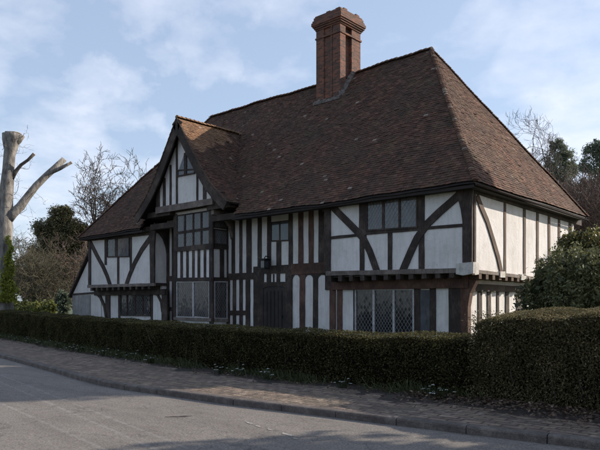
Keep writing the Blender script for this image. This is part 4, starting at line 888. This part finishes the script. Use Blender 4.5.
N = 5200; xs = np.concatenate([rng.uniform(3.2, 9, 3600), rng.uniform(-24, 3.5, 1600)]); ys = np.interp(xs, [p[0] for p in HF], [p[1] for p in HF])+.05-np.abs(rng.normal(0, .42, N)); ys = np.maximum(ys, np.interp(xs, [p[0] for p in KC], [p[1] for p in KC])+.2)
V = leaves(np.stack([xs, ys, .125+np.abs(rng.normal(0, .014, N))+np.clip((ys-np.interp(xs, [p[0] for p in HF], [p[1] for p in HF])+.8)*.03, 0, .04)], 1), .055, .6, 1.2)
quads('leaf_litter', V, rng.random(N), M['litter'], label='dead brown leaves scattered under the hedges', cat='leaves', kind='stuff')
def clump():
    root = empty('flower_clump', (0, 0, 0)); m = MB(); rr = []
    for i in range(34):
        a = random.uniform(0, 2*PI); d = random.uniform(0, .13); x, y = math.cos(a)*d, math.sin(a)*d*.7; hh = random.uniform(.09, .17); lx, ly = x*1.5+random.gauss(0, .02), y*1.5+random.gauss(0, .02)
        m.poly([(x-.005, y, 0), (x+.005, y, 0), (lx+.002, ly, hh), (lx-.002, ly, hh)])
    m.build('leaf', M['grass'], root, fix=False)
    m = MB()
    for i in range(7):
        a = random.uniform(0, 2*PI); d = random.uniform(0, .34); x, y, z_ = math.cos(a)*d, math.sin(a)*d*.5, random.uniform(.07, .19)
        m.tube([(x, y, 0), (x, y, z_)], .0025, 3, cap=False, mi=1)
        for k in range(5):
            t = 2*PI*k/5+a; c, s_ = math.cos(t), math.sin(t); m.poly([(x, y, z_), (x+.018*c-.010*s_, y+.018*s_+.010*c, z_-.006), (x+.024*c, y+.024*s_, z_-.012), (x+.018*c+.010*s_, y+.018*s_-.010*c, z_-.006)])
    m.build('flower', [M['petal'], M['grass']], root, fix=False); return root
proto = clump(); fx = [-20.5, -18.9, -17.3, -16.2, -15.2, -14.4, -13.0, -12.3, -11.2, -9.5, -8.9, -7.9, -7.1, -6.2, -5.6, -4.3, -1.3, -.8, .1, 1.9, 3.4, 3.8]
for i, x in enumerate(fx):
    if i == 0: o = proto
    else:
        o = proto.copy(); COL.objects.link(o)
        for c in proto.children: d = c.copy(); COL.objects.link(d); d.parent = o
    o.location = (x, hedge_y(x)-random.uniform(.02, .3), .105); o.rotation_euler = (0, 0, random.uniform(0, 6)); s_ = random.uniform(.8, 1.3); o.scale = (s_, s_, s_)
    tag(o, 'clump of small white flowers on the verge at the foot of the long hedge', 'flowers', 'white flower clumps at the hedge foot')

# ---- shrubs by the right wall ------------------------------------------------------
def P3(px, py, wd): return tuple(dist_pt(px, py, wd))
lr = empty('laurel_shrub', (5.5, -1.8, .1), label='big glossy dark green evergreen shrub hiding the lower side wall on the right', cat='shrub')
Vs = []; Rs = []
for (px, py, wd, r, n, cl) in ((590, 284, 13.5, (.95, .95, .72), 13000, 120), (560, 285, 14.2, (.75, .75, .65), 5200, 80), (540, 300, 14.4, (.42, .45, .42), 3200, 30), (622, 282, 14, (1.1, 1.0, .8), 8000, 110), (600, 310, 13.2, (1.3, .9, 1.0), 5200, 80)):
    p, kk = blob_pts(n, P3(px, py, wd), r, cl, .085, .72); k = p[:, 2] > .2; Vs.append(leaves(p[k], .085, .45)); Rs.append(np.clip(rng.random(k.sum())*.7+kk[k]*.3, 0, 1))
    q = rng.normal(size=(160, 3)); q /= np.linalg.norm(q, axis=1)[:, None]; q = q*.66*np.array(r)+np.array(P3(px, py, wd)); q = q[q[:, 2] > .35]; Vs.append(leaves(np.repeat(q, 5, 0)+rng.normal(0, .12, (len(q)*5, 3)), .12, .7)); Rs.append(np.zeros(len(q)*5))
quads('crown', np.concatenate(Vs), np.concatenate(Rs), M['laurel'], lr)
limbs_mesh(sum([grow((5.5+random.uniform(-.4, .4), -1.8+random.uniform(-.4, .4), .1), (random.gauss(0, .3), random.gauss(0, .3), 1), 1.0, .04, 2) for _ in range(4)], []), 'stem', M['bark'], lr)
iv = empty('ivy_bush', (6.5, .8, .1), label='yellowish ivy-leaved bush rising above the dark shrub at the right edge', cat='shrub')
Vs = []; Rs = []
for (px, py, wd, r, n, cl) in ((590, 246, 16.2, (.65, .65, .5), 3800, 60), (571, 252, 16.4, (.32, .3, .42), 1500, 24), (618, 250, 17, (.9, .9, .9), 4800, 70), (600, 270, 17, (1, 1, .9), 2500, 40)):
    p, kk = blob_pts(n, P3(px, py, wd), r, cl, .09, .7); Vs.append(leaves(p, .075, .7)); Rs.append(np.clip(rng.random(n)*.7+kk*.35, 0, 1))
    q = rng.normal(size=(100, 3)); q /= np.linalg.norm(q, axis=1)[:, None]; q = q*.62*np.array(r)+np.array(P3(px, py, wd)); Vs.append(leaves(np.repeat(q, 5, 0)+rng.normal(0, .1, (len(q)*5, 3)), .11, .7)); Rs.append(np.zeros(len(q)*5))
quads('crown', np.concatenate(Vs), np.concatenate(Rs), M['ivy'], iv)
limbs_mesh(grow((6.5, .8, .1), (0, 0, 1), 1.3, .07, 2), 'stem', M['bark'], iv)

# ---- pollarded tree on the left --------------------------------------------------------
pw = 31.0; Pp = lambda px, py, dw=0: P3(px, py, pw+dw)
pt = empty('pollarded_tree', (*dist_pt(3, 305, pw).xy, .1), label='pale lopped tree trunk with sawn-off limbs at the left edge', cat='tree')
m = MB(); base = dist_pt(2, 305, pw); base.z = .1
m.tube([base, Pp(2, 290), Pp(2.5, 270), Pp(3.5, 250), Pp(4.5, 232), Pp(5, 215), Pp(5.5, 200), Pp(7, 185), Pp(8.5, 170), Pp(9.5, 155), Pp(12, 143), Pp(13, 137), Pp(13.5, 133.5)], [.62, .47, .41, .38, .37, .36, .345, .31, .28, .27, .33, .40, .40], 14)
m.tube([Pp(12, 145), Pp(18, 140), Pp(22.5, 135)], [.2, .19, .14], 9); m.tube([Pp(8, 148), Pp(5.5, 139), Pp(4.8, 133)], [.2, .16, .13], 9)
tk = m.build('trunk', M['bark_pale'], pt, smooth=True, fix=False)
m = MB(); m.tube([Pp(6, 222), Pp(13, 213), Pp(20, 207, .2), Pp(28, 196, .4), Pp(36, 186, .6), Pp(46, 176, .8), Pp(55, 168, 1), Pp(64, 159.5, 1.2)], [.25, .24, .22, .19, .18, .165, .165, .15], 10); m.tube([Pp(52, 172, .9), Pp(60, 168.5, .9), Pp(71.5, 162.5, .9)], [.11, .10, .075], 8)
m.build('limb', M['bark_pale'], pt, smooth=True, fix=False)
m = MB(); m.tube([Pp(11, 180), Pp(16, 171), Pp(21, 165), Pp(28, 160), Pp(34, 154)], [.12, .10, .085, .075, .085], 8); m.build('limb', M['bark'], pt, smooth=True, fix=False)
m = MB()      # sawn faces
for a, b, r_ in ((Pp(64, 159.5, 1.2), Pp(64.4, 159.0, 1.2), .135), (Pp(71.5, 162.5, .9), Pp(71.8, 162.3, .9), .066), (Pp(34, 154), Pp(34.3, 153.7), .075)): m.tube([a, b], r_, 10)
a = Pp(13.5, 133.5); m.tube([a, (a[0], a[1], a[2]+.02)], .36, 14); m.build('sawn_end', M['cut'], pt)
acc = []
for px, py in ((2, 150), (12, 150), (22, 138), (14, 195), (14, 175), (16, 214), (4, 160), (3, 185), (1, 240), (13, 240), (26, 200), (18, 168), (2, 205), (10, 225)):
    for _ in range(1): acc += grow(Pp(px, py), (random.gauss(.2, .8), random.gauss(.2, .8), random.uniform(-.2, .8)), random.uniform(.5, .9), .014, 3, .6, .05, (1, 2), minr=.005)
limbs_mesh(acc, 'twig', M['bark'], pt)
p = []
for i in range(3400):
    y_ = 302-abs(random.gauss(0, 27)); s_ = (y_-245)/55
    if y_ < 236: continue
    c = dist_pt(random.gauss(9.5-2*s_, 1.3+2.6*max(0, s_))+1.6*math.sin(y_*.31)*(1-s_*.5), y_, pw-.38-random.random()*.3); p.append(tuple(c))
quads('ivy', leaves(np.array(p), .13, .8), rng.random(len(p)), M['ivy_y'], pt)

# ---- bare and evergreen trees behind ----------------------------------------------------
def bare_tree(px, wd, h, label, mat, depth=6, spread=.5, up=.12, rad=.22, kids=(2, 3), stems=1, group=None, minr=.012, twigs_only=False, z0=.1, lean=(0, 0), env=None, nlimb=(2, 3), trunk_f=.30, gl=.24):
    b = dist_pt(px, 305, wd); b.z = z0; root = empty('bare_tree', b, label=label, cat='tree', **({'group': group} if group else {}))
    tr = MB(); acc = []
    for s_ in range(stems):
        o = Vector((random.gauss(0, .3), random.gauss(0, .3), 0))*(stems > 1); d = Vector((lean[0]+random.gauss(0, .12*stems), lean[1]+random.gauss(0, .12*stems), 1)).normalized(); L0 = h*trunk_f
        mid = b+o+d*L0*.5; tip = b+o+d*L0; tr.tube([b+o, mid, tip], [rad, rad*.85, rad*.75], 9)
        for c in range(random.randint(*nlimb)):
            a = random.uniform(0, 2*PI); grow(tip, (d.x+math.cos(a)*.45, d.y+math.sin(a)*.45, 1), h*gl, rad*.62, depth-1, spread, up, kids, .72, 5, .19, acc, minr, 5, env)
    tr.build('trunk', M[mat], root, smooth=True, fix=False); limbs_mesh(acc, 'crown', M[mat], root); return root
def envl(px, py, wd, rx, ry): return (dist_pt(px, py, wd), (rx*wd/629, rx*wd/629, ry*wd/629))
random.seed(21)
bare_tree(118, 56, 15, 'tall bare tree with forking branches standing behind the left end of the roof', 'bark', 7, .44, .12, .24, (1, 3), 3, minr=.019, env=envl(117, 186, 56, 42, 46), nlimb=(3, 4), trunk_f=.42, gl=.19)
random.seed(23)
bare_tree(98, 52, 12, 'slim bare tree leaning left between the evergreen and the roof', 'bark', 6, .45, .05, .16, (2, 3), 1, minr=.018, lean=(-.1, 0), env=envl(92, 195, 52, 22, 36), nlimb=(3, 3), trunk_f=.42, gl=.17)
random.seed(5)
bare_tree(513, 60, 22, 'faint tall bare tree rising behind the right slope of the roof', 'bark', 8, .46, .16, .2, (1, 3), 4, minr=.012, env=envl(514, 176, 60, 44, 64), nlimb=(3, 4), trunk_f=.48, gl=.18)
for i, (px, wd, h, lab) in enumerate(((548, 44, 9.0, 'reddish-brown bare tree nearest the right end of the eaves'), (568, 46, 11, 'reddish-brown bare tree in front of the middle pine'), (588, 43, 11, 'reddish-brown bare tree in front of the right-hand pine'), (606, 41, 11.6, 'reddish-brown bare tree cut by the right edge of the view'), (558, 52, 11, 'thin reddish-brown bare tree right in front of the left-hand pine'), (579, 50, 12, 'reddish-brown bare tree in the gap between the two pines'), (596, 50, 12.5, 'reddish-brown bare tree just behind the ivy bush'), (530, 50, 8.4, 'low reddish bare tree just showing above the right eaves'))):
    random.seed(40+i); bare_tree(px, wd, h, lab, 'bark_red', 6, .5, .12, .12, (2, 3), 3, group='reddish bare trees behind the house', minr=.013)
def evergreen(name, px, wd, h, blobs, label, mat, trunk_r=.3, size=.25, trunk='bark', n=1.0):
    b = dist_pt(px, 305, wd); b.z = .1; root = empty(name, b, label=label, cat='tree'); tr = MB(); top_ = dist_pt(blobs[0][0], blobs[0][1], wd)
    tr.tube([b, b+(top_-b)*.5, top_], [trunk_r, trunk_r*.7, trunk_r*.2], 8)
    for bl in blobs[1:]: c = dist_pt(bl[0], bl[1], wd+bl[3]); j = b+(top_-b)*random.uniform(.45, .8); tr.tube([j, (j+c)/2+Vector((0, 0, .2)), c], [trunk_r*.35, trunk_r*.25, .03], 6)
    tr.build('trunk', M[trunk], root, smooth=True, fix=False); Vs = []; Rs = []
    for px_, py_, r_px, dw in blobs:
        r = r_px*wd/629; c = tuple(dist_pt(px_, py_, wd+dw)); N_ = int(1500*n*max(.4, r)); p, kk = blob_pts(N_, c, (r, r, r*.85), max(14, int(20*r*min(n, 2))), r*.19, .45); Vs.append(leaves(p, size, .55)); Rs.append(np.clip(rng.random(N_)*.7+kk*.35, 0, 1))
    quads('crown', np.concatenate(Vs), np.concatenate(Rs), M[mat], root); return root
random.seed(9)
evergreen('pine_tree', 560, 70, 19, [(560, 151, 11, 0), (552, 163, 9, -.5), (566, 160, 11, .5), (549, 177, 9, 0), (561, 175, 12, 0), (572, 170, 9, 1), (546, 192, 8, 0), (568, 190, 10, 0), (555, 145, 6, 0), (558, 203, 12, 0)], 'tall dark pine with a rounded top, left of the two', 'pine', .3, .17, 'bark_red', 1.5)
evergreen('pine_tree', 597, 66, 19, [(600, 144, 9, 0), (592, 152, 9, 0), (606, 155, 12, .5), (586, 166, 8, 0), (597, 168, 11, 0), (606, 180, 12, 0), (588, 184, 8, 0), (597, 198, 12, 0)], 'tall thin pine cut off by the right edge of the picture', 'pine', .3, .17, 'bark_red', 1.2)
evergreen('yew_tree', 62, 54, 10, [(59, 221, 14, 0), (47, 231, 13, 0), (73, 230, 14, 0), (60, 243, 20, 0), (44, 256, 17, 0), (80, 250, 17, .6), (60, 270, 22, 0), (30, 285, 14, 0), (50, 300, 14, 0), (84, 236, 12, 0), (64, 212, 8, 0), (36, 268, 14, 0), (84, 272, 14, 0), (42, 280, 14, 0), (70, 290, 20, 0), (88, 292, 12, 0)], 'large rounded dark evergreen tree left of the house', 'yew', .35, .15, n=4.0)
evergreen('low_evergreen', 14, 60, 5, [(14, 272, 12, 0), (24, 284, 12, 0), (8, 288, 12, 0), (33, 292, 12, 0), (-4, 280, 12, 0)], 'low dark evergreen far behind the lopped trunk', 'yew', .2, .25)
for i, (px, wd, h, lab) in enumerate(((32, 42, 6.3, 'olive-brown twiggy bare tree in front of the evergreen'), (47, 40, 5.2, 'smaller olive-brown twiggy tree between the trunk and the lean-to'), (22, 44, 5.0, 'olive-brown twiggy bush just right of the lopped trunk'))):
    random.seed(60+i); bare_tree(px, wd, h, lab, 'bark_olive', 6, .62, .06, .08, (2, 3), 2, group='olive twiggy trees at the left', minr=.010)
random.seed(70); bare_tree(80, 42, 6.0, 'reddish-brown bare tree beside the lean-to wall', 'bark_red', 6, .55, .05, .08, (2, 3), 2, minr=.010)
def bush(name, px, wd, r, py, label, mat, cat='shrub', size=.11, n=3000):
    c = tuple(dist_pt(px, py, wd)); b = Vector(c); b.z = .1
    return crown(name, n, c, r, 50, min(r)*.2, size, M[mat], None, .6, 60, label=label, cat=cat)
hx = [(14, 40), (26, 39.5), (38, 39), (50, 38.5)]
V_ = []; R_ = []
for px, wd in hx: p, kk = blob_pts(2600, P3(px, 308, wd), (.62, .5, .42), 50, .09, .6); V_.append(leaves(p, .12, .7)); R_.append(np.clip(rng.random(2600)*.7+kk*.3, 0, 1))
V_ = np.concatenate(V_); quads('sunlit_hedge', V_, np.concatenate(R_), M['lime'], label='low yellow-green sunlit hedge beyond the long dark hedge', cat='hedge')
bush('small_conifer', 63.5, 37, (.42, .42, .85), 303, 'small green conifer bush just left of the lean-to', 'pine', n=2600)
# outside the frame: unseen trees placed so their shade falls on road and wall
random.seed(90)
e1 = empty('pine_tree', (10.4, 12.4, .1), label='unseen tall flat-topped pine added to shade the road at left', cat='tree')
tm = MB(); tm.tube([(10.4, 12.4, .1), (10.4, 12.3, 6), (10.4, 12.2, 13.6)], [.32, .24, .12], 8); tm.build('trunk', M['bark_red'], e1)
crown('crown', 15000, (10.4, 12.2, 13.9), (3.0, 2.5, 1.3), 200, .32, .42, M['pine'], e1, .15, 1500)  # high flat crown shaped to shade the road but clear the wall
e2 = empty('bare_tree', (5.4, 15.5, .1), label='bare ash standing behind the side wall of the house', cat='tree')
acc = grow((5.4, 15.5, 2.2), (0, .1, 1), 2.4, .13, 6, .5, .1, (2, 3), minr=.012); acc.append(([(5.4, 15.5, .1), (5.4, 15.5, 2.2)], [.2, .14], 8)); limbs_mesh(acc, 'crown', M['bark'], e2)

e3 = empty('shade_oak', (12.2, -2.4, .1), label='unseen evergreen oak added to shade the road at right', cat='tree')
tm = MB(); tm.tube([(12.2, -2.4, .1), (12.1, -2.3, 4), (11.7, -2.2, 6.2)], [.22, .18, .08], 8); tm.build('trunk', M['bark'], e3)
crown('crown', 9000, (11.7, -2.2, 6.4), (1.7, 1.0, .8), 90, .3, .28, M['yew'], e3, .3, 700)  # crown set to shade the road yet miss the hedge top
